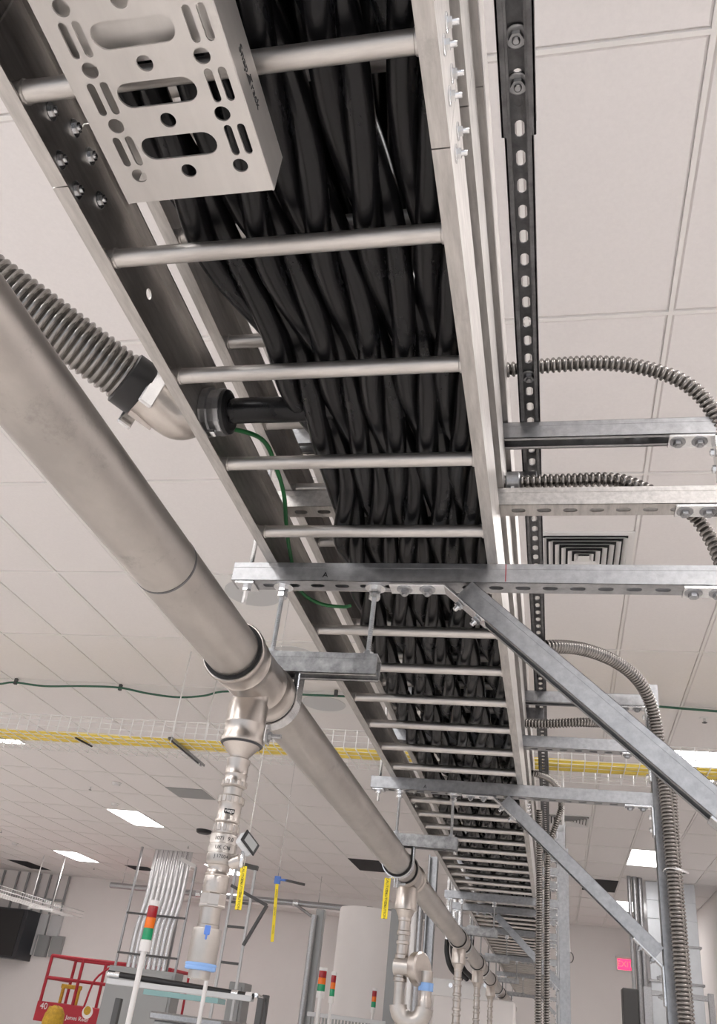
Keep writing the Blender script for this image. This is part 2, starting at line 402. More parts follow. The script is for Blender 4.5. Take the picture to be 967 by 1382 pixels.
smoke(157, 1058, 'white domed smoke detector nearer the yellow cables'); smoke(155, 1086, 'white domed smoke detector just above the slanting light panel'); smoke(20, 1139, 'white domed smoke detector near the far left light')
p = at(275, 1122, z=CEIL_Z-.02)
o = MB().lathe([(.10, -.06), (.13, -.045), (.14, 0)], 28).build('ceiling_camera', 'black'); o.location = (p.x, p.y, CEIL_Z); tag(o, 'black round ceiling fixture left of the pipe drop', 'ceiling fixture')

# ------------------------------------------------------------------ ladder trays
RY0, RP = .445, .229
def ladder_tray(name, label, name_i, xl, xr, z0, h, y0, y1, phase, joints):
    o = thing(name, (xl, y0, z0), label, 'cable tray', 'stacked ladder cable trays')
    t = .003; fl = .020
    for side, x in (('l', xl), ('r', xr)):
        d = 1 if side == 'l' else -1
        pr = [(x, z0), (x+d*fl, z0), (x+d*fl, z0+t), (x+d*t, z0+t), (x+d*t, z0+h-t), (x+d*fl, z0+h-t), (x+d*fl, z0+h), (x, z0+h)]
        js = [y0]+joints+[y1]
        for a, b in zip(js, js[1:]):
            if side == 'l' and name_i == 0 and a == joints[0]:
                q = at(200, 397, x=x+.002); mb = MB()
                V, F = curve_mesh([[(a+.0008, z0+t), (b-.0008, z0+t), (b-.0008, z0+h-t), (a+.0008, z0+h-t)], stadium(q.y, q.z, .0081, .008, 0, 10)], t)
                mb.add([(x+t/2+p.z, p.x, p.y) for p in V], F); mb.box(x, x+fl, a+.0008, b-.0008, z0, z0+t).box(x, x+fl, a+.0008, b-.0008, z0+h-t, z0+h); mb.build('side_rail', 'alu', o)
            else: MB().prism(pr, a+.0008, b-.0008).build('side_rail', 'alu', o)
        for jy in (joints if (name_i == 0 or side == 'x') else []):
            pl = MB().bbox(min(x+d*t, x+d*(t+.003)), max(x+d*t, x+d*(t+.003)), jy-.16, jy+.13, z0+.012, z0+h-.012, .001); sp = pl.build('splice_plate', 'alu', o)
            for k, yy in enumerate((jy-.088, jy-.034, jy+.034)):
                if side == 'l' and jy == joints[0] and k == 0:
                    for bx_, by_ in ((68, 150), (100, 173), (81, 216), (121, 211), (103, 257), (134, 270)):
                        q = at(bx_, by_, x=x+.006); bm_ = bolt(MB(), zbasis((x+.006, q.y, q.z), (1, 0, 0)), .0068, True, .0015)
                        bolt(bm_, zbasis((x, q.y, q.z), (-1, 0, 0)), .0062, True, .006); bm_.build('bolt', 'zinc', o)
                if side == 'l' and jy == joints[0]: continue
                for zz in ((z0+h*.30, z0+h*.62)):
                    bm_ = bolt(MB(), zbasis((x+d*(t+.003), yy, zz), (d, 0, 0)), .0058, True, .001)
                    bolt(bm_, zbasis((x, yy, zz), (-d, 0, 0)), .0062, True, .006)
                    bm_.build('bolt', 'zinc', o)
    n = 0; k = -3
    while True:
        y = RY0+phase+k*RP; k += 1
        if y < y0: continue
        if y > y1 or n >= 98: break
        m = MB(); a, b = xl+.004, xr-.004; z = z0+.0155
        m.tube([(a, y, z), (b, y, z)], .0118, 16)
        for s_, e in ((1, a), (-1, b)):
            m.tube([(e+s_*.016, y, z), (e+s_*.0165, y, z), (e+s_*.019, y, z), (e+s_*.020, y, z)], .013, 16, rfun=lambda i: (.0119, .0134, .0134, .0119)[i])
            m.tube([(e, y, z), (e+s_*.004, y, z)], .0145, 16)
        ob = m.build('rung', 'rung', o); n += 1
    return o
XLR, XRR = -.566, -.100
T1 = ladder_tray('ladder_tray', 'lowest aluminium ladder cable tray resting on the strut crossbars', 0, XLR, XRR, .80, .125, -.42, 15.6, 0, [.552, 3.6, 6.65])
T2 = ladder_tray('ladder_tray', 'middle aluminium ladder cable tray seen through the gap of the lowest tray', 1, XLR+.004, XRR+.006, .977, .115, -.45, 15.6, .115, [.62, 3.67])
T3 = ladder_tray('ladder_tray', 'top aluminium ladder cable tray above the middle tray', 2, XLR+.006, XRR+.012, 1.146, .115, -.5, 15.6, .05, [.70, 3.75])
# oval punched hole in the left rail is a separate bright slug: a small grommet hole seen through the web
# ------------------------------------------------------------------ power cables: twisted bundles of three
def strand_mesh(ph, y0, y1, lay, rh, rs, seed):
    rnd = random.Random(seed); a1, a2, a3 = [rnd.uniform(0, 6.28) for _ in range(3)]
    n = int((y1-y0)/.021); pts = []
    for i in range(n+1):
        y = i*(y1-y0)/n
        w = -2*PI*(y/lay)+ph+.10*math.sin(y*2.1+a1)
        R = rh*(1+.05*math.sin(y*7+a2))
        pts.append((R*math.cos(w)+.004*math.sin(y*2.3+a3), y, R*math.sin(w)+.0025*math.sin(y*13.7+a1)))
    return MB().tube(pts, rs, 12)
CY0, CY1 = -.45, 10.0
LEFT = [(-1, -.50), (.3, -.495), (.65, -.475), (.92, -.427), (1.23, -.412), (1.5, -.440), (2.0, -.465), (2.7, -.48), (20, -.48)]
def left_edge(y):
    for (a, p), (b, q) in zip(LEFT, LEFT[1:]):
        if a <= y <= b: t = (y-a)/(b-a); t = t*t*(3-2*t); return p+(q-p)*t
vari = [[strand_mesh(2*PI*s_/3+v*.3, CY0, CY1, .687, .0188, .0176, 10*v).mesh('cable', 'cable') for s_ in range(3)] for v in range(3)]
posn = ['nearest the left rail', 'second from the left rail', 'in the middle of the tray', 'second from the right rail', 'nearest the right rail']
def bundle(x, z, v, label, group, meshes=None):
    o = thing('cable_bundle', (x, CY0, z), label, 'power cable', group)
    for me in (meshes or vari[v % 3]):
        c = bpy.data.objects.new('cable', me); COL.objects.link(c); c.parent = o
    return o
XR_ = -.140
for i in range(5):
    ms = []
    x0_ = -.444+(XR_+.444)*i/4
    for s_ in range(3):
        mb = strand_mesh(2*PI*s_/3+(i % 3)*.35, CY0, CY1, .687, .0186, .0174, 10*i+5)
        for p in mb.v:
            Lc = left_edge(p.y+CY0)+.037; p.x += (Lc+(XR_-Lc)*i/4)-x0_
        ms.append(mb.mesh('cable', 'cable'))
    bundle(x0_, .866, i, 'twisted bundle of black power cables in the lowest tray, '+posn[i], 'twisted black power cables in the lowest tray', ms)
for i in range(6):
    bundle(-.440+i*.0585, 1.040, i+1, 'twisted black power cables lying in the middle tray above the lowest tray', 'twisted black power cables in the middle tray')
for i in range(6):
    bundle(-.44+i*.0580, 1.212, i+2, 'twisted black power cables lying in the top tray', 'twisted black power cables in the top tray')

# ------------------------------------------------------------------ strut support frames
def corner_plate(o, p, ax1, ax2, face, L=.088, w=.038):
    # L plate in the plane of ax1/ax2 with legs along both; flat legs lie on the member surfaces
    m = MB(); t = .006
    return m
def place_strut(L, a, ex, ez, **k):
    return strut(L, mtx=basis(a, ex, ez), **k)
def frame(Y, label, x0=-.637, xp=.348, brace=True, hanger=True, zbase=FLOOR_Z, tiers=(.7795, .9555, 1.1235), bx=-.205, slope=.9, hx=(-.532, -.341), group='galvanised strut frames'):
    o = thing('strut_support', (xp, Y, zbase), label, 'strut frame', group)
    xe = xp-.0206
    place_strut(xe-x0, (x0, Y, tiers[0]), (1, 0, 0), (0, 0, 1)).build('crossbar', 'galv', o)
    place_strut(xe-x0-.04, (x0+.04, Y, tiers[1]), (1, 0, 0), (0, 0, 1)).build('bracket_arm', 'alu' if Y < 2 else 'galv', o)
    place_strut(xe-x0-.04, (x0+.04, Y, tiers[2]), (1, 0, 0), (0, 0, -1)).build('bracket_arm', 'galv', o)
    place_strut(tiers[2]+.06-zbase, (xp, Y, zbase), (0, 0, 1), (1, 0, 0), slots=True).build('post', 'galv', o)
    MB().bbox(xp-.07, xp+.07, Y-.07, Y+.07, zbase, zbase+.006, .001).build('base_plate', 'galv', o)
    for z, k in zip(tiers, (0, 1, 2)):
        zb = z-.0206
        m = MB().bbox(xe-.092, xe, Y-.0195, Y+.0195, zb-.006, zb, .0008).bbox(xe-.006, xe, Y-.0195, Y+.0195, zb-.095, zb-.001, .0008)
        b = m.build('corner_bracket', 'zinc', o)
        for dx in (.028, .070):
            bolt(MB(), zbasis((xe-dx-.004, Y, zb-.006), (0, 0, -1)), .0095, True, .001).build('bolt', 'galv', b)
        for dz in (.035, .075):
            bolt(MB(), zbasis((xe-.006, Y, zb-dz), (-1, 0, 0)), .0085, False, .001).build('bolt', 'zinc', b)
    if brace:
        zt = tiers[0]-.0206; th = math.atan(slope); d = Vector((math.cos(th), 0, -math.sin(th))); nrm = Vector((math.sin(th), 0, math.cos(th)))
        wd = .0413/ math.sin(th)
        Lh = xe-(bx)                     # lower edge starts at bx on the crossbar underside
        # parallelogram ends: build as straight strut slightly long, ends tucked against crossbar and post
        L = Lh/math.cos(th)-.012
        st = Vector((bx, Y, zt)) + nrm*.0206*0 + Vector((wd/2, 0, 0))*.98 + d*.018 - Vector((0, 0, .0))
        place_strut(L-.062, st, d, -nrm, slots=True).build('brace', 'galv', o)
        m = MB().bbox(bx-.105, bx+.004, Y-.0195, Y+.0195, zt-.006, zt-.0003, .0008)
        bs = Vector((bx+.004, Y, zt-.003))
        m.bbox(0, .108, -.0195, .0195, -.003, .003, .0008, basis(bs, d, nrm))
        b = m.build('angle_bracket', 'zinc', o)
        for dx in (.035, .08): bolt(MB(), zbasis((bx-dx+.004, Y, zt-.006), (0, 0, -1)), .0095, True, .004).build('bolt', 'galv', b)
        for dx in (.045, .09): bolt(MB(), zbasis(bs+d*dx-nrm*.003, -nrm), .009, False, .008).build('bolt', 'zinc', b)
        be = bs+d*((xe-bx-.004)/math.cos(th)) 
        m = MB().bbox(-.11, 0, -.0195, .0195, -.003, .003, .0008, basis(be-Vector((.003, 0, 0)), d, nrm)).bbox(xe-.006, xe, Y-.0195, Y+.0195, be.z-.105, be.z+.004, .0008)
        b = m.build('angle_bracket', 'zinc', o)
        for dx in (.035, .08): bolt(MB(), zbasis(be-d*dx-nrm*.003, -nrm), .009, False, .008).build('bolt', 'galv', b)
        for dz in (.03, .08): bolt(MB(), zbasis((xe-.006, Y, be.z-dz), (-1, 0, 0)), .009, False, .006).build('bolt', 'galv', b)
    # rod from ceiling at the free end, with square washer and nut
    xr = x0+.028; zt = tiers[0]-.0206
    m = rod(MB(), (xr, Y, zt-.042), (xr, Y, CEIL_Z-.001)); rd = m.build('threaded_rod', 'zinc', o)
    MB().bbox(xr-.02, xr+.02, Y-.02, Y+.02, zt-.0055, zt-.0005, .0008).build('square_washer', 'zinc', o)
    MB().hexa(.0095, zt-.0145, zt-.0055, zbasis((xr, Y, 0), (0, 0, 1))).build('nut', 'zinc', o)
    # tray hold-down clips
    for z in tiers:
        pass
    return o
def vee_mark(o, x, Y):
    V, F = text_mesh('A', .017, .0003); MB().add(V, F, False, basis((x, Y-.0218, .772), (1, 0, 0), (0, -1, 0))).build('pen_mark', 'black', o)
F1 = frame(1.48, 'nearest galvanised strut frame, its slotted crossbar under the lowest tray with diagonal brace')
vee_mark(F1, -.44, 1.48)
q = at(682, 778, y=1.459); MB().box(q.x-.0008, q.x+.0008, 1.4585, 1.4592, .762, .799).build('pen_mark', 'redl', F1)
F2 = frame(3.07, 'second galvanised strut frame beyond the nearest one, its brace bolted low on the post')
vee_mark(F2, -.44, 3.07)
F3 = frame(5.55, 'third galvanised strut frame where the black cables end', brace=False, xp=.05)
F4 = frame(6.02, 'fourth strut frame close behind the third, with a long diagonal brace', xp=.075, bx=-.40)
for i, y in enumerate((7.15, 9.15, 11.1, 14.8)):
    frame(y, 'distant galvanised strut frame, '+['first', 'second', 'third', 'fourth'][i]+' one behind the fourth frame\'s brace', xp=.05, brace=(i in (1, 3)))

# long perforated strut above, with splice
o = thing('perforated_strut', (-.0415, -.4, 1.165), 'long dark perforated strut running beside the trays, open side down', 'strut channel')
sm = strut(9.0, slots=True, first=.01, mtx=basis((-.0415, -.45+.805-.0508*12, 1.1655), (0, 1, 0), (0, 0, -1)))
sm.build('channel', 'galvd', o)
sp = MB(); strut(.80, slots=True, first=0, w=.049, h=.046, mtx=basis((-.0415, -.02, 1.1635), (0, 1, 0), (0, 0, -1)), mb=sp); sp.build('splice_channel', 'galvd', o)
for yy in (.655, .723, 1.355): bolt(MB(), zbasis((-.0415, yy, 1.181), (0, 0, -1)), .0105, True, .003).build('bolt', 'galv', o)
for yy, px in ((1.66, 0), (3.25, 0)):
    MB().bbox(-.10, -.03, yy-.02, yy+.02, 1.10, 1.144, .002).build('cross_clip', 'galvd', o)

# ------------------------------------------------------------------ snap-on perforated channel close to the camera
SX0, SX1, SZ0, SZ1, SYE = -.4430, -.2775, .733, .788, .535
o = thing('perforated_channel', (SX0, -.3, SZ0), 'wide brushed aluminium channel with oval slots and round holes, close under the lowest tray', 'cable channel')
holes = []; xc = -.360; yb = .502; P = .057
for k in range(14):
    y = yb-k*P
    if y < -.2: break
    for xx in (xc-.0553, xc, xc+.056): holes.append(stadium(xx, y, .0079, .0078, 0, 10))
    ys = y-.0285
    holes.append(stadium(xc+.0002, ys, .0400, .0125, 0, 10))
    for xx in (xc-.0555-.0068, xc-.0555+.0068, xc+.063-.0068, xc+.063+.0068): holes.append(stadium(xx, ys, .0168, .0041, PI/2, 6))
outer = [(SX0+.001, -.3), (SX1-.001, -.3), (SX1-.001, SYE-.001), (SX0+.001, SYE-.001)]
V, F = curve_mesh([outer]+holes, .0022)
MB().add(V, F, False, Matrix.Translation((0, 0, SZ0+.0011))).build('perforated_face', 'snap', o)
prs = MB()
for x, d in ((SX0, 1), (SX1, -1)):
    pr = [(x+d*.0012, SZ0), (x, SZ0+.0014), (x, SZ1), (x+d*.012, SZ1), (x+d*.012, SZ1-.002), (x+d*.002, SZ1-.002), (x+d*.002, SZ0+.0022), (x+d*.003, SZ0+.0022)]
    prs.prism(pr, -.3, SYE)
prs.build('side_wall', 'snap', o)
MB().box(SX0+.014, SX1-.014, SYE-.0022, SYE, SZ0+.002, SZ0+.012).build('end_lip', 'snap', o)
# inner cover, visible through the slots at the near end
MB().bbox(SX0+.006, SX1-.006, -.3, .392, SZ0+.012, SZ0+.014, .0005).build('inner_cover', 'snap', o)
yA, yB = at(322, 62, x=SX1).y, at(348, 144, x=SX1).y
for txt, yc, sz in (('Snap', yA+(yB-yA)*.21, .0135), ('Track', yA+(yB-yA)*.76, .0135)):
    V, F = text_mesh(txt, sz, .0003); MB().add(V, F, False, basis((SX1+.0003, yc, SZ0+.029), (0, 1, 0), (1, 0, 0))).build('lettering', 'grime', o)
yc = yA+(yB-yA)*.49
MB().add([(SX1+.0004, yc-.007, SZ0+.023), (SX1+.0004, yc+.007, SZ0+.023), (SX1+.0004, yc+.004, SZ0+.034)], [(0, 1, 2)]).build('arrow_mark', 'grime', o)

# ------------------------------------------------------------------ stainless pipe with tees and drops
PX, PZ, PR = -.518, .520, .0445
main = thing('steel_pipe', (PX, -.6, PZ), 'large brushed stainless steel pipe running beside the cable trays', 'pipe')
ytees = [1.36, 3.31, 5.35, 6.75, 8.2, 9.9]
segs = [-.6, .955]+[t for t in ytees]+[13.0]
for a, b in zip(segs, segs[1:]):
    MB().tube([(PX, a+.0006, PZ), (PX, b-.0006, PZ)], PR, 48).build('pipe_length', 'pipe', main)
MB().tube([(PX, .953, PZ), (PX, .9575, PZ)], PR+.0006, 48).build('weld_seam', 'galvd', main)
def rings(mb, y0, prof): # lathe about y axis
    mb.lathe(prof, 40, zbasis((PX, y0, PZ), (0, 1, 0)))
def tee(Y, small=False):
    m = MB(); L = .105
    prof = [(PR+.001, -L), (PR+.008, -L), (PR+.0095, -L+.003), (PR+.0095, -L+.013), (PR+.006, -L+.017), (PR+.0045, -L+.02), (PR+.0045, -L+.05), (PR+.006, -L+.052), (PR+.0045, -L+.055),
            (PR+.004, -.03), (PR+.004, .03), (PR+.0045, L-.055), (PR+.006, L-.052), (PR+.0045, L-.05), (PR+.0045, L-.02), (PR+.006, L-.017), (PR+.0095, L-.013), (PR+.0095, L-.003), (PR+.008, L), (PR+.001, L)]
    rings(m, Y, prof)
    t = m.build('tee_fitting', 'fit', main)
    MB().tube([(PX, Y-L-.003, PZ), (PX, Y-L, PZ)], PR+.006, 40).build('seal_ring', 'rubber', t)
    return t
tees = [tee(t) for t in ytees]
V, F = text_mesh('DN 80 316L', .012, .0002)
def clamp_hanger(Y, k, label):
    o = thing('pipe_hanger', (PX, Y, .60), label, 'pipe hanger', 'pipe hangers below the strut frames')
    st = place_strut(.262, (PX-.062, Y, .5895), (1, 0, 0), (0, 0, -1), slots=False, h=.041, t=.003); st.build('hanger_strut', 'dip', o)
    for x in (-.532, -.341):
        rod(MB(), (x, Y, .606), (x, Y, .7595), .0052).build('threaded_rod', 'galv', o)
        m = MB().hexa(.0105, .6105, .620, zbasis((x, Y, 0), (0, 0, 1))).lathe([(.016, .6102), (.016, .6125)], 18, zbasis((x, Y, 0), (0, 0, 1)))
        m.build('nut', 'galv', o)
        m = MB().lathe([(.0205, .756), (.0205, .7588)], 22, zbasis((x, Y, 0), (0, 0, 1))).hexa(.0115, .746, .756, zbasis((x, Y, 0), (0, 0, 1))).hexa(.0115, .7335, .7425, zbasis((x, Y, 0), (0, 0, 1)))
        m.build('nut', 'zinc', o)
    # clamp band: semicircle + straight legs up into the strut
    def band(r0, r1, w, ma, nm, top):
        m = MB(); n = 28; pts = []
        path = [(PX-r0, top)]+[(PX+r0*math.cos(PI+PI*i/n), PZ+r0*math.sin(PI+PI*i/n)) for i in range(n+1)]+[(PX+r0, top)]
        path2 = [(PX-r1, top)]+[(PX+r1*math.cos(PI+PI*i/n), PZ+r1*math.sin(PI+PI*i/n)) for i in range(n+1)]+[(PX+r1, top)]
        vs = []
        for (a, b), (c, d) in zip(path, path2): vs += [(a, Y-w, b), (a, Y+w, b), (c, Y+w, d), (c, Y-w, d)]
        N = len(path); fs = []
        for i in range(N-1):
            for k in range(4): fs.append((i*4+k, i*4+(k+1) % 4, i*4+4+(k+1) % 4, i*4+4+k))
        fs += [(0, 1, 2, 3), (4*N-4, 4*N-3, 4*N-2, 4*N-1)]
        m.add(vs, fs, False); return m.build(nm, ma, o)
    band(PR+.001, PR+.007, .019, 'rubber', 'rubber_cushion', .569)
    band(PR+.007, PR+.0105, .0165, 'zinc', 'clamp_band', .585)
    m = MB().bbox(PX-.006, PX-.0025, Y-.0165, Y+.0165, PZ-PR-.040, PZ-PR-.009, .0008).bbox(PX+.0025, PX+.006, Y-.0165, Y+.0165, PZ-PR-.040, PZ-PR-.009, .0008)
    e = m.build('clamp_ear', 'zinc', o)
    bolt(MB(), zbasis((PX+.006, Y, PZ-PR-.026), (1, 0, 0)), .0075, True, .018).build('clamp_bolt', 'galv', o)
    return o
clamp_hanger(1.485, 0, 'pipe hanger with two threaded rods and cushioned clamp under the nearest strut frame')
clamp_hanger(3.07, 1, 'pipe hanger with clamp under the second strut frame')
for i, y in enumerate((5.55, 7.15, 9.15, 11.1)): clamp_hanger(y, 2, 'distant pipe hanger, '+['nearest', 'second', 'third', 'farthest'][i]+' of the four far ones')

def zl(o, name, ma, x, y, prof, seg=32, smooth=True):
    return MB().lathe(prof, seg, Matrix.Translation((x, y, 0)), smooth).build(name, ma, o)
# first drop
X, Y = PX, 1.375
d = thing('pipe_drop', (X, Y, .04), 'near vertical stainless pipe drop hanging from the big pipe, with sensor and blue tape', 'pipe')
def ZP(py): return at(338+(py-945)*(269-338)/(1322-945), py, y=Y).z
def seg_(name, ma, pr): return zl(d, name, ma, X, Y, [(r, ZP(p)) for r, p in pr], 40)
seg_('branch_socket', 'fit', [(.034, 938), (.0315, 943), (.0315, 949), (.0345, 953), (.0345, 976), (.0355, 978), (.0355, 980), (.0345, 982), (.035, 996), (.037, 999), (.037, 1004), (.034, 1006)])
seg_('seal_ring', 'navy', [(.034, 1004), (.0365, 1005), (.034, 1007)])
seg_('reducer', 'fit', [(.033, 1005), (.031, 1008), (.0165, 1021), (.0155, 1024), (.0155, 1026)])
seg_('press_coupling', 'fit', [(.017, 1024), (.0200, 1026), (.0200, 1031), (.0185, 1034), (.0185, 1044), (.0195, 1046), (.0185, 1048), (.0185, 1053), (.0208, 1056), (.0208, 1062), (.018, 1064)])
seg_('pipe_length', 'pipe', [(.0155, 1060), (.0155, 1118)])
seg_('press_coupling', 'fit', [(.018, 1075), (.0210, 1077), (.0210, 1084), (.0190, 1086), (.0190, 1092), (.0188, 1106), (.0205, 1108), (.0205, 1111), (.018, 1113)])
seg_('press_coupling', 'fit', [(.018, 1112), (.0200, 1114), (.0200, 1124), (.0190, 1127)])
mb = MB()
for k in range(14):
    a = 2*PI*k/14
    mb.bbox(-.003, .003, -.0012, .0012, -.0055, .0055, .0008, Matrix.Translation((X+.0210*math.cos(a), Y+.0210*math.sin(a), ZP(1081))) @ Matrix.Rotation(a+PI/2, 4, 'Z'))
    mb.bbox(-.003, .003, -.0012, .0012, -.0055, .0055, .0008, Matrix.Translation((X+.0200*math.cos(a), Y+.0200*math.sin(a), ZP(1119))) @ Matrix.Rotation(a+PI/2, 4, 'Z'))
    mb.bbox(-.003, .003, -.0012, .0012, -.004, .004, .0008, Matrix.Translation((X+.0208*math.cos(a), Y+.0208*math.sin(a), ZP(1059))) @ Matrix.Rotation(a+PI/2, 4, 'Z'))
mb.build('press_lugs', 'fit', d)
vf = (Vector((0, 0, .26))-Vector((X, Y, .26))); vf.z = 0; vf.normalize(); sx = Vector((-vf.y, vf.x, 0))
def facing(z, r, off=0): # small plate basis on the cylinder facing the viewer side
    a = off; n = vf*math.cos(a)+sx*math.sin(a); return basis(Vector((X, Y, z))+n*r, n.cross(Vector((0, 0, -1))), n)
MB().bbox(-.0085, .0085, -.0036, .0036, -.0002, .0012, .0003, facing(ZP(1098), .0190)).build('brand_plate', 'black', d)
V, F = text_mesh('viega', .0075, .0002); MB().add(V, F, False, facing(ZP(1098)+.0005, .0204)).build('lettering', 'sat', d)
seg_('sensor_body', 'pipe', [(.019, 1126), (.0222, 1128), (.0228, 1130), (.0228, 1140), (.0231, 1140.5), (.0224, 1141), (.0228, 1142.5), (.0228, 1152), (.0231, 1152.6), (.0224, 1153.2), (.0228, 1155), (.0228, 1164), (.0215, 1167), (.018, 1169)])
def wrap_text(tx, size, z, r, ma, off=0):
    V, F = text_mesh(tx, size, .0002); out = []
    for p in V:
        a = p.x/r+off; n = vf*math.cos(a)-sx*math.sin(a)*SGN; q = Vector((X, Y, z+p.y))+n*(r+.0002+p.z); out.append(q)
    MB().add(out, F).build('lettering', ma, d)
SGN = 1 if sx.dot(_r) < 0 else -1
wrap_text('1071  9.0', .0085, ZP(1135), .0229, 'grime'); wrap_text('UK CN', .008, ZP(1147), .0229, 'grime'); wrap_text('J 17004', .0075, ZP(1159), .0229, 'grime')
seg_('union', 'fit', [(.018, 1167), (.0192, 1169), (.0175, 1171), (.0175, 1178), (.0195, 1180), (.0205, 1182), (.0190, 1184), (.0198, 1186), (.0198, 1204), (.0190, 1206)])
wrap_text('G 11/2', .013, ZP(1195), .0199, 'fit')
zl(d, 'hex_nut', 'fit', X, Y, [(.0195, ZP(1206)), (.0212, ZP(1208)), (.0212, ZP(1222)), (.0218, ZP(1223)), (.0218, ZP(1225)), (.0155, ZP(1226))], 8, False)
seg_('nipple', 'fit', [(.0162, 1224), (.0162, 1248), (.0172, 1249), (.0172, 1254)])
seg_('valve_sleeve', 'pipe', [(.0172, 1253), (.0212, 1254), (.0218, 1256), (.0222, 1300), (.0218, 1301)])
MB().bbox(-.0045, .0045, -.0065, .0065, 0, .002, .001, facing(ZP(1257), .0215)).bbox(-.0015, .0015, -.013, -.004, 0, .002, .001, facing(ZP(1257), .0217)).build('blue_clip', 'blue', d)
seg_('blue_tape', 'lblue', [(.0215, 1300), (.0236, 1300.5), (.0238, 1303), (.0228, 1304.5), (.0236, 1306), (.0232, 1309), (.0215, 1310)])
seg_('end_stub', 'pipe', [(.0165, 1309), (.0165, 1321), (.0155, 1322)])
# sensor head on the side
hs = Vector((.80, -.45, .25)).normalized()
c = Vector((X, Y, .212)); q = c+Vector((.042, -.006, .006))
s = MB().tube([c+Vector((.02, -.004, -.004)), q+Vector((-.006, 0, -.004))], .010, 14)
hd = s.build('sensor_neck', 'fit', d)
q = at(333, 1139, y=1.35)
mt = basis(q, (.5, .62, -.55), (.72, -.6, .35))
MB().bbox(-.016, .016, -.011, .011, -.009, .006, .003, mt).build('sensor_head', 'lgrey', d)
MB().bbox(-.017, .017, -.012, .012, .006, .0085, .001, mt).build('sensor_bezel', 'black', d)
MB().bbox(-.012, .012, -.008, .008, .0085, .0092, .0003, mt).build('sensor_screen', 'grey', d)
MB().tube([q+Vector((-.004, .0, -.012)), q+Vector((-.004, 0, -.035))], .0035, 8).build('sensor_plug', 'zinc', d)

def far_drop(Y, label, k=0, z1=-.15):
    d = thing('pipe_drop', (PX, Y, z1), label, 'pipe', 'distant pipe drops')
    z = .485; r = .030
    zl(d, 'branch_socket', 'fit', PX, Y, [(.034, .478), (.0385, .470), (.0385, .425), (.040, .42), (.040, .40), (.034, .398), (.022, .37)], 20)
    zl(d, 'pipe_length', 'pipe', PX, Y, [(.0185, .38), (.0185, z1)], 16)
    for zc in (.345, .27, .20, .13, .05, -.03):
        if zc > z1+.04: zl(d, 'press_coupling', 'fit', PX, Y, [(.019, zc+.03), (.0235, zc+.028), (.0235, zc+.02), (.0205, zc+.017), (.0205, zc-.012), (.024, zc-.015), (.024, zc-.026), (.019, zc-.028)], 16)
    return d
ze = at(545, 1357, y=3.31).z
dd = far_drop(3.31, 'second vertical stainless pipe drop, ending in a curved elbow, beside a round gauge', z1=ze)
q = Vector((PX, 3.31, ze))
MB().tube([q+Vector((.045*(1-math.cos(a)), 0, -.045*math.sin(a))) for a in [PI*i/12 for i in range(13)]], .03, 20).build('return_elbow', 'pipe', dd)
zl(dd, 'upturned_stub', 'fit', PX+.09, 3.31, [(.022, ze), (.024, ze+.02), (.020, ze+.03), (.020, ze+.07), (.023, ze+.075), (.023, ze+.11)], 16)
zl(dd, 'blue_tape', 'lblue', PX+.09, 3.31, [(.026, ze+.05), (.026, ze+.075)], 16)
g = at(566, 1308, y=3.31)
MB().lathe([(.050, -.02), (.054, -.015), (.054, .012), (.048, .016)], 28, zbasis(g, (.85, -.45, .1))).build('gauge', 'fit', dd)
MB().lathe([(.030, 0), (.030, .06), (.02, .065)], 18, zbasis(g-Vector((.085, 0, 0)), (1, -.2, 0))).build('gauge_body', 'pipe', dd)
for i, (y, z1) in enumerate(((5.35, -.5), (6.75, -.6), (8.2, -.7), (9.9, -.8))):
    far_drop(y, 'thin distant stainless pipe drop, '+['nearest', 'second', 'third', 'farthest'][i]+' in the row behind the curved elbow', z1=z1)

# ------------------------------------------------------------------ flexible conduits
def flex(name, label, path, r, pitch, amp=None, ma='flex', group=None, cat='flexible conduit', seg=20):
    amp = amp or r*.14; P = resample(smooth_path(path, 24), pitch/6)
    o = MB().tube(P, r, seg, rfun=lambda i: r-amp*.5+amp*.5*((1, .75, 0, -1.2, 0, .75)[i % 6])).build(name, ma)
    return tag(o, label, cat, group)
def fitting(name, path, r, parent): pass
# large one at the left with elbow connector into the lowest tray
P = [at(-95, 315, z=.97), at(-40, 358, z=.94), at(30, 408, z=.915), at(108, 465, z=.89), at(187, 523, z=.868)]
P = [P[0]+(P[0]-P[1])*3+Vector((-.5, 0, .9)), P[0]+(P[0]-P[1])*1.3+Vector((-.02, 0, .05))]+P
flex('flexible_conduit', 'thick ribbed steel conduit coming down from upper left behind the big pipe', P, .0425, .0118, .0052, seg=32)
e = thing('conduit_elbow', at(215, 545, x=-.62), 'cast metal elbow connector joining the thick ribbed conduit to the left tray rail', 'conduit fitting')
c0 = P[-1]; dirc = (P[-1]-P[-2]).normalized()
hole = Vector((-.566, at(272, 562, x=-.57).y, .858))
pth = smooth_path([c0-dirc*.006, c0+dirc*.025, (c0+dirc*.05).lerp(hole-Vector((.03, 0, 0)), .55)+Vector((0, .006, -.012)), hole+Vector((-.012, 0, 0)), hole+Vector((.002, 0, 0))], 10)
MB().tube(pth, .036, 28, rfun=lambda i: .0400-.006*i/len(pth)).build('elbow_body', 'fit', e)
MB().lathe([(.0405, -.030), (.047, -.027), (.0475, .004), (.0455, .008), (.038, .009)], 32, zbasis(c0, dirc)).build('dark_gland', 'black', e)
uu = zbasis(c0, dirc, (0, 0, 1))
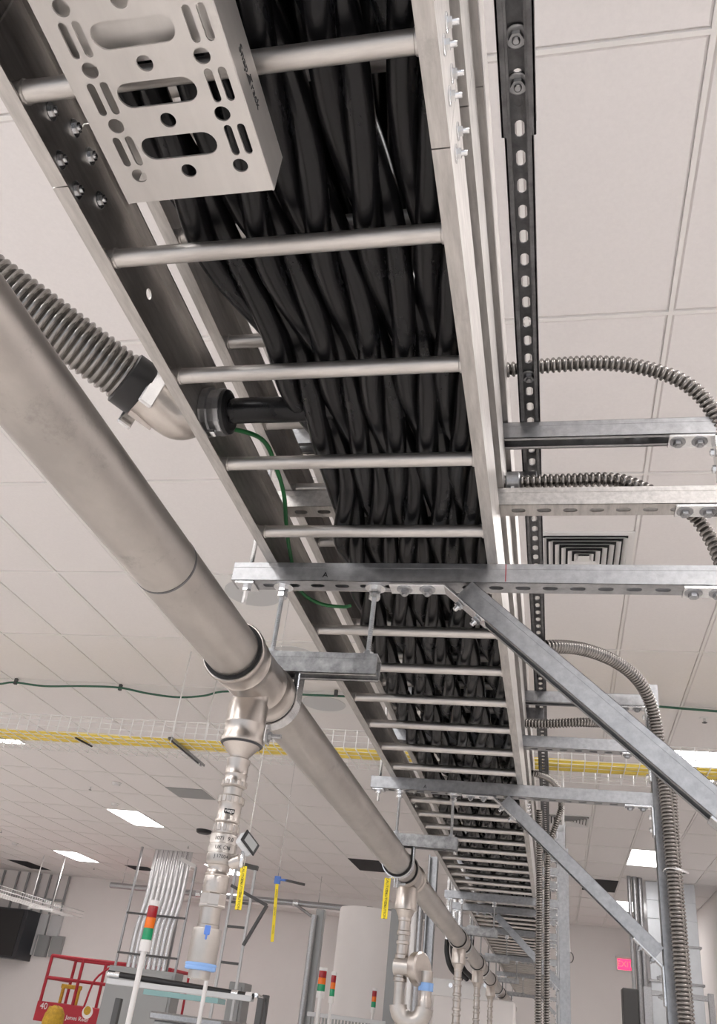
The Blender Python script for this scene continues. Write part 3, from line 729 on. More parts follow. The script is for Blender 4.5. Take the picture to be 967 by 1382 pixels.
for sgn in (1, -1):
    m = MB()
    m.bbox(-.052, .052, sgn*.040-.004, sgn*.040+.004, .004, .028, .002, uu)
    m.build('clamp_flange', 'zinc', e)
    m = bolt(MB(), uu @ Matrix.Translation((.030, sgn*.044, .016)) @ Matrix.Rotation(-sgn*PI/2, 4, 'X'), .007, False, .006); m.build('clamp_screw', 'zinc', e)
mm = MB()
for k in range(5):
    a = k*.5-1; mm.bbox(-.002, .002, .034, .047, .01, .055, .0008, uu @ Matrix.Rotation(a+PI, 4, 'Z'))
mm.build('casting_ribs', 'fit', e)
MB().lathe([(.030, 0), (.042, 0), (.043, .004), (.043, .012), (.039, .014), (.039, .024), (.0405, .025), (.0405, .033), (.036, .036)], 12, zbasis(hole+Vector((.004, 0, 0)), (1, 0, 0)), False).build('locknut', 'galv', e)
MB().lathe([(.0385, .034), (.0375, .040), (.031, .043)], 28, zbasis(hole+Vector((.004, 0, 0)), (1, 0, 0))).build('plastic_bushing', 'black', e)
MB().bbox(-.008, .008, -.006, .006, -.004, .004, .001, Matrix.Translation(hole+Vector((.022, -.004, -.046)))).build('grounding_lug', 'zinc', e)
o = MB().tube(smooth_path([hole+Vector((-.01, 0, 0)), hole+Vector((.08, .0, .002)), hole+Vector((.15, .004, .004)), hole+Vector((.24, .02, .02)), hole+Vector((.30, .10, .055))], 8), .0215, 24).build('feeder_cable', 'cable')
tag(o, 'thick black cable leaving the locknut and joining the cables in the tray', 'power cable')
o = MB().tube(smooth_path([hole+Vector((.03, -.004, -.03)), at(352, 592, z=.885), at(372, 630, z=.885), at(383, 668, z=.875), at(386, 705, z=.868), at(391, 745, z=.855), at(404, 795, z=.85), at(430, 814, z=.845), at(462, 819, z=.848), at(474, 817, z=.853)], 8), .0042, 10).build('ground_wire', 'green')
tag(o, 'thin green ground wire curling inside the lowest tray', 'ground wire')

# right-hand conduits leaving the trays
CG = 'ribbed conduits bending right over the strut arms'
P = [at(640, 503, z=1.23), at(687, 499, z=1.23), at(745, 493, z=1.235), at(810, 490, z=1.24), at(870, 497, z=1.235), at(920, 515, z=1.21), at(955, 546, z=1.17), at(975, 590, z=1.1)]
P.append(P[-1]+Vector((.012, .0, -.2))); P.append(Vector((P[-1].x+.02, P[-1].y+.0, -.2))); P.append(Vector((P[-1].x, P[-1].y, FLOOR_Z+.02)))
flex('flexible_conduit', 'topmost near ribbed conduit arching right, passing behind the perforated strut', P, .0165, .0118, .005, group=CG)
P = [at(650, 652, z=1.01), at(700, 651, z=1.012), at(760, 649, z=1.012), at(830, 648, z=1.01), at(880, 655, z=1.0), at(920, 672, z=.985), at(948, 696, z=.965)]
P[-1] += Vector((0, .03, 0)); P[-2] += Vector((0, .03, 0)); P[-3] += Vector((0, .025, 0))
P.append(Vector((P[-1].x+.035, P[-1].y+.01, .86))); P.append(Vector((P[-1].x+.02, P[-1].y, .6))); P.append(Vector((P[-1].x, P[-1].y, FLOOR_Z+.02)))
flex('flexible_conduit', 'lower near ribbed conduit dipping behind the pale middle strut arm', P, .0155, .0118, .005, group=CG)
m = thing('conduit_connector', at(690, 652, z=1.012), 'grey conduit connector at the tray edge where the lower ribbed conduit starts', 'conduit fitting')
p = at(692, 651, z=1.012); MB().lathe([(.019, -.014), (.021, -.012), (.021, .012), (.018, .014)], 20, zbasis(p, (1, 0, 0))).build('collar', 'galv', m)
bolt(MB(), zbasis(p+Vector((0, -.01, -.018)), (0, 0, -1)), .006, False, .002).build('set_screw', 'zinc', m)
P = [at(700, 880, y=2.6), at(738, 873, y=2.6), at(785, 876, y=2.7), at(830, 893, y=2.82), at(862, 920, y=2.92), at(880, 958, y=2.98), at(889, 1010, y=3.0)]
P.append(Vector((.362, 2.985, .72))); P.append(Vector((.366, 2.985, .4))); P.append(Vector((.368, 2.985, -.2))); P.append(Vector((.368, 2.985, FLOOR_Z+.02)))
flex('flexible_conduit', 'long ribbed conduit arching over the second frame and dropping down its post', P, .0225, .0115, .005, group=CG)
P2 = [at(706, 976, y=3.0), at(735, 977, y=3.0), at(790, 975, y=3.02), at(830, 980, y=3.12), at(870, 1005, y=3.14)]
P2 += [Vector((.385, 3.05, .86)), Vector((.384, 3.035, .6)), Vector((.386, 3.03, -.2)), Vector((.386, 3.03, FLOOR_Z+.02))]
flex('flexible_conduit', 'ribbed conduit from the middle tray joining the drop beside the second post', P2, .0165, .0105, .0045, group=CG)
o = thing('cable_tie', (.378, 3.02, .62), 'metal strap tied round the twin ribbed conduits near the light panel', 'cable tie')
pz = at(898, 1185, y=3.12).z
MB().tube([(.376+.036*math.cos(a), 3.005+.05*math.sin(a), pz+.004*math.sin(2*a)) for a in [2*PI*i/20 for i in range(21)]], .0035, 8).build('strap', 'zinc', o)
P = [at(700, 1042, y=4.0), at(722, 1044, y=4.0), at(742, 1052, y=4.1), at(754, 1068, y=4.2), at(757, 1088, y=4.3), at(750, 1112, y=4.3), at(741, 1140, y=4.3), at(738, 1180, y=4.3)]
P.append(Vector((P[-1].x-.005, P[-1].y, .2))); P.append(Vector((P[-1].x-.01, P[-1].y, -.6))); P.append(Vector((P[-1].x, P[-1].y, FLOOR_Z+.02)))
flex('flexible_conduit', 'small ribbed conduit looping past the third frame beside its post', P, .015, .0105, .005, group=CG)
xx = P[-3].x-.034
P = [Vector((xx+.004, 4.25, 1.0)), Vector((xx+.004, 4.25, .6)), Vector((xx, 4.25, .2)), Vector((xx, 4.25, -.6)), Vector((xx, 4.25, FLOOR_Z+.02))]
flex('flexible_conduit', 'straight ribbed conduit dropping just right of the distant trays', P, .016, .0105, .005, group=CG)

# blue-grey vertical post at right
o = place_strut(2.75+.2, (.052, 6.3, FLOOR_Z), (0, 0, 1), (0, -1, 0), slots=False, w=.062, h=.06).build('steel_post', 'lgrey'); tag(o, 'smooth grey vertical steel post right of the distant trays', 'post')
# hex wall loop wire
# ------------------------------------------------------------------ wire basket tray with yellow fibre cables
BZ, BY0, BY1, BH = 2.0, 6.82, 7.44, .15
bt = thing('wire_basket_tray', (-6.5, BY0, BZ), 'white wire basket tray crossing the room behind the pipe, holding yellow cables', 'cable tray')
m = MB(); a, b = -7.2, 2.4
for y in [BY0, BY0+.1, BY0+.2, BY0+.31, BY0+.42, BY0+.52, BY1]: m.tube([(a, y, BZ), (b, y, BZ)], .0028, 5)
for z in (.05, .10, .15):
    for y in (BY0, BY1): m.tube([(a, y, BZ+z), (b, y, BZ+z)], .0028, 5)
m.build('long_wires', 'wwire', bt)
for k in range(int((b-a)/.1016)):
    x = a+.03+k*.1016
    MB().tube([(x, BY0, BZ+BH), (x, BY0, BZ+.0), (x, BY0+.004, BZ-.003), (x, BY1-.004, BZ-.003), (x, BY1, BZ), (x, BY1, BZ+BH)], .0044, 5).build('cross_wire', 'wwire', bt)
for k in range(12):
    y = BY0+.15+(k % 6)*.038+.01*(k//6); z = BZ+.018+.022*(k//6); r = random.Random(k)
    pts = [(a+i*.4, y+r.uniform(-.012, .012), z+r.uniform(-.004, .004)) for i in range(25)]
    o = MB().tube(smooth_path(pts, 3), .0125, 8).build('fibre_cable', 'yellow'); tag(o, 'yellow fibre cable lying with its twins in the white wire basket tray', 'fibre cable', 'yellow fibre cables in the basket tray')
q = at(111, 1001, z=BZ-.01)
o = MB().tube([(q.x+.04*t-.02, BY0+.13+.25*t, BZ-.006) for t in [i/8 for i in range(9)]], .008, 6).build('cable_tie', 'black'); tag(o, 'black tie strap round the yellow cables at the left', 'cable tie')
def trapeze(x, label):
    o = thing('basket_hanger', (x, BY0, BZ-.03), label, 'tray hanger', 'hangers carrying the wire basket tray')
    strut(.82, slots=True, h=.021, mtx=basis((x, BY0-.06, BZ-.017), (0, 1, 0), (0, 0, -1))).build('strut', 'galv', o)
    for y in (BY0-.035, BY1+.05): MB().tube([(x, y, BZ-.05), (x, y, CEIL_Z)], .006, 8).build('threaded_rod', 'wwire', o)
    return o
trapeze(-3.2, 'basket tray hanger with white rod, left of the pipe drop'); trapeze(-.05, 'basket tray hanger hidden beside the perforated strut'); trapeze(2.0, 'basket tray hanger by the right wall')
# green ceiling wire with clips
pts = [at(px, py, z=CEIL_Z-.045) for px, py in [(-30, 924), (0, 923), (20, 921), (60, 926), (110, 926), (160, 928), (200, 936), (240, 941), (275, 939), (310, 933), (420, 938), (500, 941), (620, 945), (745, 950), (800, 946), (870, 952), (967, 960), (1000, 962)]]
g = thing('ground_wire', pts[0], 'dark green ground wire strung along the ceiling behind everything', 'ground wire')
MB().tube(smooth_path(pts, 6), .011, 8).build('wire', 'dgreen', g)
for px, py in ((21, 921), (162, 929), (453, 937), (751, 946)):
    p = at(px, py, z=CEIL_Z-.045); MB().bbox(p.x-.016, p.x+.016, p.y-.016, p.y+.016, p.z-.022, CEIL_Z-.002, .003).build('clip', 'dark', g)

# ------------------------------------------------------------------ background equipment
def tower(px, pt, pb, Y, r, label, zfoot=-.6):
    t = at(px, pt, y=Y); b = at(px-(pb-pt)*.16, pb, y=Y); H = t.z-b.z; x = b.x
    o = thing('signal_tower', (x, Y, zfoot), label, 'signal tower', 'stacked red, orange and green signal lights')
    z = b.z
    MB().lathe([(r*.5, zfoot), (r*.5, z)], 12, Matrix.Translation((x, Y, 0))).build('pole', 'white', o)
    for nm, ma, h, rr in (('base', 'white', .22, 1.0), ('green_lens', 'grel', .23, .92), ('orange_lens', 'oral', .21, .92), ('red_lens', 'redl', .23, .92), ('cap', 'white', .11, 1.0)):
        h *= H; MB().lathe([(r*rr, z), (r*rr, z+h*.9), (r*rr*.93, z+h)], 20, Matrix.Translation((x, Y, 0))).build(nm, ma, o); z += h
tower(205, 1215, 1284, 5.5, .034, 'nearest signal light tower with red, orange and green lenses beside the conduit riser')
tower(438, 1306, 1347, 8.0, .036, 'signal tower with wide lenses, left of the pair at bottom centre')
tower(453, 1312, 1354, 9.5, .027, 'slim signal tower standing right behind the wide one at bottom centre')
tower(508, 1334, 1367, 11, .028, 'small signal tower at bottom centre, farthest one on its own')
# stand the poles on equipment
# conveyor-like equipment frame
YE = 6.0
o = thing('machine_stand', (-2.9, YE, FLOOR_Z), 'dark rail and pale bar frame of a machine at the bottom left', 'machine frame')
MB().tube([at(146, 1313, y=YE), at(342, 1345, y=YE)], .018, 12).build('dark_rail', 'black', o)
for s_, (px, py) in enumerate(((150, 1315), (158, 1316), (317, 1341), (336, 1344))):
    p = at(px, py, y=YE); MB().tube([p-Vector((.022, 0, 0)), p+Vector((.022, 0, 0))], .0215, 12).build('end_collar', 'zinc' if s_ != 3 else 'white', o)
p1, p2 = at(146, 1323, y=YE), at(340, 1354, y=YE); MB().bbox(p1.x, p2.x, YE-.03, YE+.03, p1.z-.02, p1.z+.012, .003).build('pale_beam', 'lgrey', o)
for px in (160, 352):
    p = at(px, 1352, y=YE); MB().bbox(p.x-.02, p.x+.02, YE-.02, YE+.02, FLOOR_Z, p.z+.02, .003).build('leg', 'dark', o)
p = at(358, 1350, y=YE+.2); MB().bbox(p.x-.02, p.x+.02, YE+.18, YE+.22, FLOOR_Z, p.z+.03, .003).build('leg', 'dark', o)
p1, p2 = at(198, 1338, y=YE+.3), at(297, 1356, y=YE+.3); MB().bbox(p1.x, p2.x, YE+.24, YE+.4, p1.z-.02, p1.z+.012, .002).build('glass_shelf', 'teal', o)
p1, p2 = at(345, 1343, y=YE), at(358, 1350, y=YE+.2); MB().tube([p1, p2], .014, 8).build('corner_rail', 'zinc', o)
p = at(300, 1330, y=YE-.1)
o = MB().lathe([(.014, FLOOR_Z), (.014, .22)], 10, Matrix.Translation((at(268, 1382, y=YE-.2).x, YE-.2, 0))).build('white_pole', 'white'); tag(o, 'slim white pole standing below the blue taped pipe end', 'pole')
o = thing('equipment_case', (-2.4, YE+.9, FLOOR_Z), 'low glossy grey machine cover behind the frame at the bottom', 'machine cover')
p = at(215, 1372, y=YE+.9); p2 = at(312, 1380, y=YE+.9)
MB().bbox(p.x, p2.x, YE+.7, YE+1.3, p.z-.02, p.z+.03, .01).build('lid', 'galv', o)
MB().bbox(p.x+.03, p2.x-.03, YE+.73, YE+1.27, FLOOR_Z, p.z-.02, .01).build('housing', 'grey', o)
# conduit riser bank with cabinet
YR = 17.6
def X_(px, py, y): return at(px, py, y=y).x
xs = [-8.02+i*.105 for i in range(8)]
for i, x in enumerate(xs):
    y = YR-.2+.0*i; o = MB().tube(smooth_path([(x, y, .5), (x, y, 1.3), (x+.07, y, 1.9), (x+.07, y, CEIL_Z)], 8), .045, 12).build('steel_conduit', 'zinc')
    tag(o, 'bright steel conduit, one of the side by side risers above the grey cabinet', 'conduit', 'steel conduits rising from the grey cabinet')
def strut_bar(o, a, b, ma='galv', w=.04, nm='strut'):
    return MB().bbox(0, (Vector(b)-Vector(a)).length, -w/2, w/2, -w/2, w/2, .003, basis(a, Vector(b)-Vector(a), (0, -1, .01))).build(nm, ma, o)
o = thing('conduit_rack', (-7.7, YR, FLOOR_Z), 'tall strut rack holding the bright conduits at the left', 'strut rack')
xa, xb = -8.22, -6.98
strut_bar(o, (xa, YR-.35, FLOOR_Z), (xa, YR-.35, CEIL_Z), nm='upright'); strut_bar(o, (xb, YR-.35, FLOOR_Z), (xb, YR-.35, 2.5), nm='upright'); strut_bar(o, (xb-.28, YR-.1, FLOOR_Z), (xb-.28, YR-.1, CEIL_Z), nm='upright')
strut_bar(o, (xb-.35, YR-.35, 2.62), (xb, YR-.35, 2.5), 'white', .07, 'top_rail')
for z in (.85, 1.55): strut_bar(o, (xa, YR-.38, z), (xb, YR-.38, z), 'dark', .035, 'cross_rail')
o = thing('electrical_cabinet', (-8.0, YR-.5, FLOOR_Z), 'grey floor standing electrical cabinet under the conduit risers', 'cabinet')
p1, p2 = at(148, 1302, y=16.6), at(236, 1320, y=16.6)
MB().bbox(p1.x, p2.x, 16.6, 17.0, FLOOR_Z, p1.z, .01).build('body', 'grey', o)
MB().bbox(p1.x+.05, (p1.x+p2.x)/2-.01, 16.58, 16.6, FLOOR_Z+.1, p1.z-.06, .004).build('door', 'grey', o)
MB().bbox((p1.x+p2.x)/2+.01, p2.x-.05, 16.58, 16.6, FLOOR_Z+.1, p1.z-.06, .004).build('door', 'grey', o)
# second rack of ladder-like frames
def rackf(px, py, pxb, Y, label, w=.28):
    p = at(px, py, y=Y); o = thing('strut_rack', (p.x, Y, FLOOR_Z), label, 'strut rack', 'thin strut racks behind the pipe drop')
    for dx in (0, -w): strut_bar(o, (p.x+dx, Y, FLOOR_Z), (p.x+dx, Y, p.z), 'lgrey', .035, 'upright')
    for z in (.62, 1.05, 1.35): strut_bar(o, (p.x-w, Y, z*p.z/1.8), (p.x, Y, z*p.z/1.8), 'dark', .03, 'cross_rail')
    strut_bar(o, (p.x-w*1.3, Y, p.z+.05), (p.x+.03, Y, p.z), 'dark', .06, 'top_rail')
    return o, p
o, p = rackf(345, 1172, 300, 12, 'tall thin strut rack just right of the pipe drop')
a = at(360, 1222, y=12); strut_bar(o, at(312, 1195, y=12), a, 'dark', .04, 'arm'); strut_bar(o, a, at(328, 1276, y=12), 'dark', .04, 'arm')
o = thing('electrical_cabinet', (-3.9, 12.2, FLOOR_Z), 'narrow grey cabinet behind the thin strut rack', 'cabinet'); p1, p2 = at(313, 1325, y=12.3), at(334, 1329, y=12.3)
MB().bbox(p1.x, p2.x, 12.2, 12.5, FLOOR_Z, p1.z, .01).build('body', 'grey', o); MB().bbox(p1.x+.04, p2.x-.04, 12.18, 12.2, FLOOR_Z+.1, p1.z-.05, .004).build('door', 'grey', o)
# long horizontal pipe far behind
YP = 19.0
a, b = at(150, 1192, y=YP), at(600, 1237, y=YP); zz = (at(400, 1219, y=YP).z)
o = thing('overhead_pipe', (a.x, YP, zz), 'silver horizontal pipe spanning the back of the room', 'pipe')
MB().tube([(a.x, YP, zz), (b.x, YP, zz)], .06, 16).build('pipe_length', 'galv', o)
for px in (267, 400, 500): x = at(px, 1215, y=YP).x; MB().tube([(x-.06, YP, zz), (x+.06, YP, zz)], .075, 16).build('coupling', 'zinc', o); 
for px in (160, 320, 430, 560): x = at(px, 1215, y=YP).x; MB().tube([(x, YP, zz), (x, YP, CEIL_Z)], .006, 8).build('hanger_rod', 'zinc', o)
MB().tube([at(395, 1218, y=YP-.04), at(432, 1245, y=YP-.04)], .03, 8).build('slanting_arm', 'galv', o)
# tank and posts
Yt = 11.5; p1, p2 = at(447, 1260, y=Yt), at(527, 1260, y=Yt); cx = (p1.x+p2.x)/2; r = (p2.x-p1.x)/2
o = thing('storage_tank', (cx, Yt+r, FLOOR_Z), 'large plain cylindrical tank at the bottom centre', 'tank')
MB().lathe([(r, FLOOR_Z), (r, at(480, 1222, y=Yt).z-.03), (r*.97, at(480, 1222, y=Yt).z)], 64, Matrix.Translation((cx, Yt+r, 0))).build('shell', 'wall', o)
for px, w, n in ((432, .10, 'wide steel post left of the tank'), (535, .13, 'wide dark steel post right of the tank')):
    p = at(px, 1240, y=11); o = MB().bbox(p.x-w/2, p.x+w/2, 10.95, 11.05, FLOOR_Z, p.z+.1, .006).build('steel_post', 'grey'); tag(o, n, 'post')
p = at(424, 1235, y=10.9); o = MB().lathe([(.035, FLOOR_Z), (.035, p.z)], 12, Matrix.Translation((p.x, 10.9, 0))).build('steel_conduit', 'galv'); tag(o, 'pale vertical conduit along the left tank post', 'conduit')
o = thing('guard_fence', (-2.4, 9.9, FLOOR_Z), 'low grey slatted guard in front of the tank', 'guard'); p1, p2 = at(415, 1365, y=9.9), at(520, 1378, y=9.9)
MB().bbox(p1.x, p2.x, 9.88, 9.92, p1.z-.04, p1.z, .004).build('top_rail', 'lgrey', o)
mm = MB(); x = p1.x+.02
while x < p2.x: mm.box(x, x+.018, 9.89, 9.91, FLOOR_Z, p1.z-.04); x += .035
mm.build('slats', 'grey', o)
# strut post by the second drop
p = at(585, 1160, y=6.0); o = strut(2.62, slots=False, mtx=basis((p.x, 6.0, FLOOR_Z), (0, 0, 1), (0, -1, 0)), w=.06, h=.06).build('steel_post', 'galv'); tag(o, 'vertical strut post right of the round gauge', 'post')
for i, px in enumerate((560, 568)):
    p = at(px, 1220, y=6.6); o = MB().lathe([(.02, FLOOR_Z), (.02, p.z)], 10, Matrix.Translation((p.x, 6.6, 0))).build('steel_conduit', 'white' if i == 0 else 'galv'); tag(o, ['white vertical conduit left of the strut post', 'grey vertical conduit tight against the strut post'][i], 'conduit')
# panelled equipment behind with hoses
Yh = 9.5
o = thing('pump_cabinet', (-.9, Yh, FLOOR_Z), 'pale metal panel and housing at bottom centre under the black hoses', 'cabinet')
p1, p2 = at(583, 1322, y=Yh), at(665, 1340, y=Yh); MB().bbox(p1.x, p2.x, Yh, Yh+.03, p1.z-.13, p1.z+.02, .004).build('name_rail', 'white', o)
MB().bbox(p1.x+.02, p2.x+.2, Yh+.03, Yh+.5, FLOOR_Z, p1.z-.10, .01).build('housing', 'wall', o)
for px in (608, 655): q = at(px, 1330, y=Yh); MB().lathe([(.022, 0), (.02, .02)], 12, zbasis((q.x, Yh, q.z), (0, -1, 0))).build('knob', 'zinc', o)
for i, px in enumerate((603, 611, 619, 636)):
    q = at(px, 1268, y=Yh-.3); e_ = at(px+14+(8 if i == 3 else 0), 1318, y=Yh-.05)
    h = thing('hose', (q.x, Yh-.3, q.z), 'black curved hose with steel end behind the row of pipe drops, '+['leftmost', 'second', 'third', 'rightmost'][i], 'hose', 'black hoses above the pump cabinet')
    MB().tube([(q.x, Yh-.3, CEIL_Z), (q.x, Yh-.3, q.z)], .026, 12).build('steel_end', 'zinc', h)
    MB().tube(smooth_path([(q.x, Yh-.3, q.z+.01), (q.x+.005, Yh-.3, q.z-.12), (q.x+.05, Yh-.28, q.z-.24), (e_.x+.04, Yh-.1, e_.z-.02)], 8), .024, 12).build('tube', 'black', h)
# yellow hanging tags
def ytag(px0, py0, px1, py1, Y, w, label, blue=False):
    a, b = at(px0, py0, y=Y), at(px1, py1, y=Y); o = thing('hanging_tag', a, label, 'tag', 'long yellow hanging tags')
    MB().bbox(0, (b-a).length, -w/2, w/2, -.002, .002, .001, basis(a, b-a, (0, -1, 0))).build('strip', 'ytag', o)
    for k in range(3):
        V, F = text_mesh('CAUTION', w*.55, .0003); MB().add(V, F, False, basis(a.lerp(b, .2+.3*k)+Vector((0, -.0025, 0)), b-a, (0, -1, 0))).build('lettering', 'black', o)
    if blue: MB().tube([a+Vector((.08, 0, .02)), at(411, 1194, y=Y)], .012, 8).build('dark_arm', 'dark', o)
    if blue: MB().bbox(a.x-.03, a.x+.03, Y-.012, Y+.012, a.z-.02, a.z+.05, .004).bbox(a.x+.02, a.x+.10, Y-.01, Y+.01, a.z+.01, a.z+.03, .003).build('blue_clip', 'blue', o)
    MB().tube([a, a+Vector((0, 0, CEIL_Z-a.z))] if Y > 4 else [a, Vector((PX-.05, Y, PZ+.02)), Vector((PX, Y, PZ+PR+.002)), Vector((PX+.05, Y, PZ))], .0025, 6).build('string', 'zinc', o)
ytag(329, 1169, 321, 1228, 4.2, .032, 'yellow caution strip hanging right beside the sensor pipe drop')
ytag(374, 1190, 367, 1271, 8.5, .030, 'thin yellow caution strip with blue clip hanging from the ceiling', True)
ytag(523, 1185, 518, 1240, 3.5, .024, 'yellow caution strip hanging from the big pipe near the second drop')

# scissor lift
YS = 19.0
def sp_(px, py, y=YS): return at(px, py, y=y)
o = thing('scissor_lift', (-9.4, YS, FLOOR_Z), 'red scissor lift platform with guard rails at the bottom left', 'scissor lift')
tl = sp_(68, 1289); zt = tl.z; x0 = tl.x+.05; x1 = x0+2.75; zd = sp_(50, 1350).z; D = 1.1
def rail(pts, r=.03, nm='guard_rail'): MB().tube(smooth_path(pts, 4) if len(pts) > 2 else pts, r, 10).build(nm, 'red', o)
for y in (YS, YS+D):
    rail([(x0, y, zt), (x1, y, zt)], .032); rail([(x0, y, (zt+zd)/2+.02), (x1, y, (zt+zd)/2+.02)], .026)
    for k, x in enumerate((x0, x0+.75, x0+1.5, x1)): rail([(x, y, zd), (x, y, zt)], .034 if k < 2 else .026, 'post')
rail([(x0, YS, zt), (x0, YS+D, zt)]); rail([(x1, YS, zt), (x1, YS+D, zt)]); rail([(x0+1.02, YS-.01, zd), (x0+1.12, YS-.01, zd+.5), (x0+1.45, YS-.01, zt-.05)], .022, 'folding_rail')
rail([(x0, YS, (zt+zd)/2), (x0, YS+D, (zt+zd)/2)], .026)
MB().bbox(x0-.05, x1+.05, YS-.02, YS+D+.02, zd-.36, zd, .01).build('platform', 'red', o)
V, F = text_mesh('40', .17, .002); MB().add(V, F, False, basis(at(59, 1358, y=YS-.024), (1, 0, 0), (0, -1, 0))).build('lettering', 'white', o)
V, F = text_mesh('James River', .11, .002); MB().add(V, F, False, basis(at(104, 1375, y=YS-.024), (1, 0, 0), (0, -1, 0))).build('lettering', 'white', o)
MB().lathe([(.12, 0), (.12, .006)], 24, zbasis(at(118, 1366, y=YS-.02), (0, -1, 0))).build('round_sticker', 'sat', o)
MB().lathe([(.08, .006), (.08, .010)], 24, zbasis(at(118, 1364, y=YS-.02), (0, -1, 0))).build('round_sticker', 'mustard', o)
MB().bbox(x0+.08, x1-.1, YS+.1, YS+D-.1, FLOOR_Z+.25, zd-.4, .02).build('scissor_stack', 'grey', o)
MB().bbox(x0, x1, YS+.05, YS+D-.05, FLOOR_Z+.12, FLOOR_Z+.45, .02).build('chassis', 'red', o)
for x in (x0+.3, x1-.3):
    for y in (YS+.03, YS+D-.13): MB().lathe([(.18, 0), (.2, .02), (.2, .08), (.18, .1)], 20, zbasis((x, y, FLOOR_Z+.2), (0, 1, 0))).build('wheel', 'rubber', o)
MB().bbox(x0+.25, x0+.72, YS+.25, YS+.31, zd+.28, zd+.36, .01).bbox(x0+.62, x0+.70, YS+.25, YS+.31, zd, zd+.3, .01).bbox(x0+.27, x0+.33, YS+.25, YS+.31, zd, zd+.3, .01).build('yellow_gate', 'mustard', o)
p = at(73, 1373, y=17.4)
o = thing('cloth_bundle', (p.x, 17.4, FLOOR_Z), 'mustard yellow crumpled cloth cover on a stand in front of the red lift', 'cloth bundle')
rr = random.Random(3); vs = []; prof = []
mm = MB().lathe([(.05, -.27), (.17, -.23), (.195, -.08), (.185, .06), (.12, .16), (.03, .19)], 18, Matrix.Translation((p.x, 17.4, p.z)))
mm.v = [v+Vector((rr.uniform(-.018, .018), rr.uniform(-.018, .018), rr.uniform(-.018, .018))) for v in mm.v]; mm.build('cloth', 'mustard', o)
MB().lathe([(.04, FLOOR_Z), (.04, p.z-.24)], 10, Matrix.Translation((p.x, 17.4, 0))).build('stand', 'dark', o)

# far-left: studs, black wall cabinet, small boxes, second basket tray
YW = 22.75
so = thing('wall_strut_grid', (-15, YW-.1, .5), 'grid of grey vertical wall struts at the far left', 'strut frame')
for px in (2, 22, 36, 52, 66, 78, 92): p = at(px, 1190, y=YW-.08); strut_bar(so, (p.x, YW-.06, .9), (p.x, YW-.06, CEIL_Z-.02), 'grey', .05, 'stud')
strut_bar(so, (-15.9, YW-.11, 2.15), (at(95, 1195, y=YW).x, YW-.11, 2.15), 'grey', .05, 'cross_rail')
p1, p2 = at(-14, 1222, y=22.0), at(22, 1228, y=22.0); pb = at(10, 1293, y=22.0)
o = thing('wall_cabinet', (p1.x, 22.3, pb.z), 'black wall mounted network cabinet at the far left edge', 'cabinet')
MB().bbox(-15.6, p2.x+.35, 22.0, YW, pb.z, p1.z, .01).build('body', 'navy', o); MB().bbox(-15.5, p2.x+.25, 21.98, 22.0, pb.z+.05, p1.z-.05, .004).build('door', 'black', o)
for i, (px, py, g_) in enumerate(((54, 1247, 1), (72, 1249, 1), (37, 1273, 1), (55, 1276, 0), (74, 1277, 0))):
    p = at(px, py, y=22.6); o = thing('wall_box', (p.x, YW, p.z), 'small '+['pale', 'pale', 'pale', 'grey', 'grey'][i]+' wall enclosure by the black cabinet, '+['left one of the upper pair', 'right one of the upper pair', 'left one of the lower row', 'middle one of the lower row', 'right one of the lower row'][i], 'wall box', 'small wall enclosures at the far left')
    MB().bbox(p.x-.16, p.x+.16, 22.66, YW, p.z-.25, p.z+.25, .008).build('body', 'lgrey' if g_ else 'grey', o); MB().bbox(p.x-.15, p.x+.15, 22.64, 22.66, p.z-.24, p.z+.24, .004).build('cover', 'lgrey' if g_ else 'grey', o)
o = thing('wire_basket_tray', (-11.3, 15, 1.7), 'far white wire basket tray running away at the far left', 'cable tray'); mm = MB()
xa, xb = -11.75, -11.25
for x in (xa, xa+.12, xa+.25, xa+.38, xb): mm.tube([(x, 14.5, 1.68), (x, 21.2, 1.68)], .006, 5)
for z in (.07, .14):
    for x in (xa, xb): mm.tube([(x, 14.5, 1.68+z), (x, 21.2, 1.68+z)], .006, 5)
mm.build('long_wires', 'wwire', o); mm = MB()
for k in range(66): y = 14.55+k*.1; mm.tube([(xa, y, 1.82), (xa, y, 1.68), (xb, y, 1.68), (xb, y, 1.82)], .005, 4)
w = mm.build('cross_wires', 'wwire', o); w['kind'] = 'stuff'
for y in (16.3, 19.6):
    h = thing('basket_hanger', (xb, y, 1.66), 'white rod hanger of the far left wire tray, '+('nearer one' if y < 18 else 'farther one'), 'tray hanger', 'hangers of the far left wire tray')
    MB().bbox(xa-.06, xb+.06, y-.02, y+.02, 1.635, 1.672, .003).build('strut', 'white', h)
    for x in (xa-.03, xb+.03): MB().tube([(x, y, 1.63), (x, y, CEIL_Z)], .012, 8).build('threaded_rod', 'wwire', h)

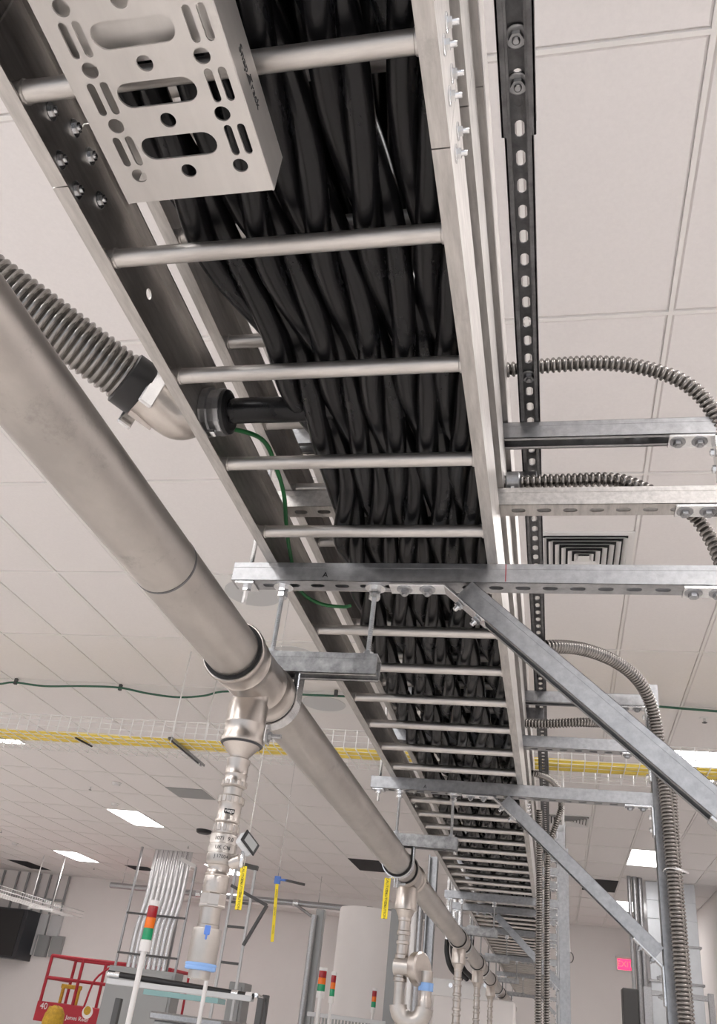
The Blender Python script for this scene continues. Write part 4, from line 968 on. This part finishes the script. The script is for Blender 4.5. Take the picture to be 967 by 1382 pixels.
# exit sign, duct riser, far-right conduits
p = at(843, 1302, y=22.7)
o = thing('exit_sign', (p.x, YW, p.z), 'glowing red exit sign on the far wall', 'exit sign')
MB().bbox(p.x-.19, p.x+.19, 22.66, YW, p.z-.13, p.z+.13, .01).build('housing', 'white', o)
MB().bbox(p.x-.165, p.x+.165, 22.652, 22.66, p.z-.11, p.z+.105, .002).build('face', 'exit', o)
V, F = text_mesh('EXIT', .17, .002); MB().add(V, F, False, basis((p.x, 22.649, p.z), (1, 0, 0), (0, -1, 0))).build('lettering', 'sat', o)
MB().bbox(p.x-.20, p.x+.20, 22.6, YW, p.z+.13, p.z+.17, .01).build('canopy', 'white', o)
YD = 16.3
o = thing('duct_riser', (1.9, YD, FLOOR_Z), 'tall pale sheet metal duct riser at the right', 'duct')
dx0, dx1 = 1.53, 2.32
zs = [FLOOR_Z+.001, -.5, .35, at(940, 1330, y=YD).z, at(945, 1280, y=YD).z, at(940, 1245, y=YD).z, at(940, 1220, y=YD).z, CEIL_Z-.002]
for a, b in zip(zs, zs[1:]): MB().bbox(dx0, dx1, YD, YD+.6, a, b, .006).build('duct_section', 'duct', o)
for z in (zs[4], zs[3]): MB().bbox(dx0-.03, dx1+.03, YD-.03, YD+.63, z-.015, z+.02, .004).build('flange', 'galv', o)
for i, (x, y) in enumerate(((1.24, 16.0), (1.33, 16.05), (1.42, 16.1))):
    c = MB().tube([(x, y, FLOOR_Z), (x, y, CEIL_Z)], .032 if i == 0 else .045, 12).build('steel_conduit', 'galv'); tag(c, 'vertical steel conduit left of the duct riser, '+['thin leftmost one', 'middle one', 'one touching the duct'][i], 'conduit', 'conduits beside the duct riser')
o = thing('strut_rack', (1.7, 13.5, FLOOR_Z), 'strut rack with top rail in front of the duct riser', 'strut rack')
za = at(900, 1335, y=13).z; xa = at(873, 1340, y=13).x; xb = at(958, 1340, y=13).x
for x in (xa, xb): strut_bar(o, (x, 13, FLOOR_Z), (x, 13, za), 'galv', .10 if x == xa else .07, 'upright')
strut_bar(o, (xa+.05, 13, za-.06), (xb, 13, za-.06), 'galv', .06, 'top_rail')
o = MB().bbox(xa-.30, xa-.1, 13.1, 13.4, FLOOR_Z, za-.03, .01).build('junction_cabinet', 'dark'); tag(o, 'dark narrow cabinet left of the strut rack by the duct', 'cabinet')
# right-hand fixtures on the far frames: small boxes and hooks
o = thing('wire_loop', (.33, 9, .6), 'small coiled black wire hook right of the grey post', 'wire'); p = at(768, 1292, y=9)
MB().tube([p+Vector((.035*math.cos(a), 0, .045*math.sin(a))) for a in [2*PI*i/16 for i in range(17)]], .005, 6).build('coil', 'dark', o)
MB().tube([p+Vector((0, 0, .04)), p+Vector((-.02, 0, .6)), p+Vector((-.04, 0, 1.1)), Vector((p.x-.04, 9, CEIL_Z))], .012, 8).build('lead', 'wwire', o)
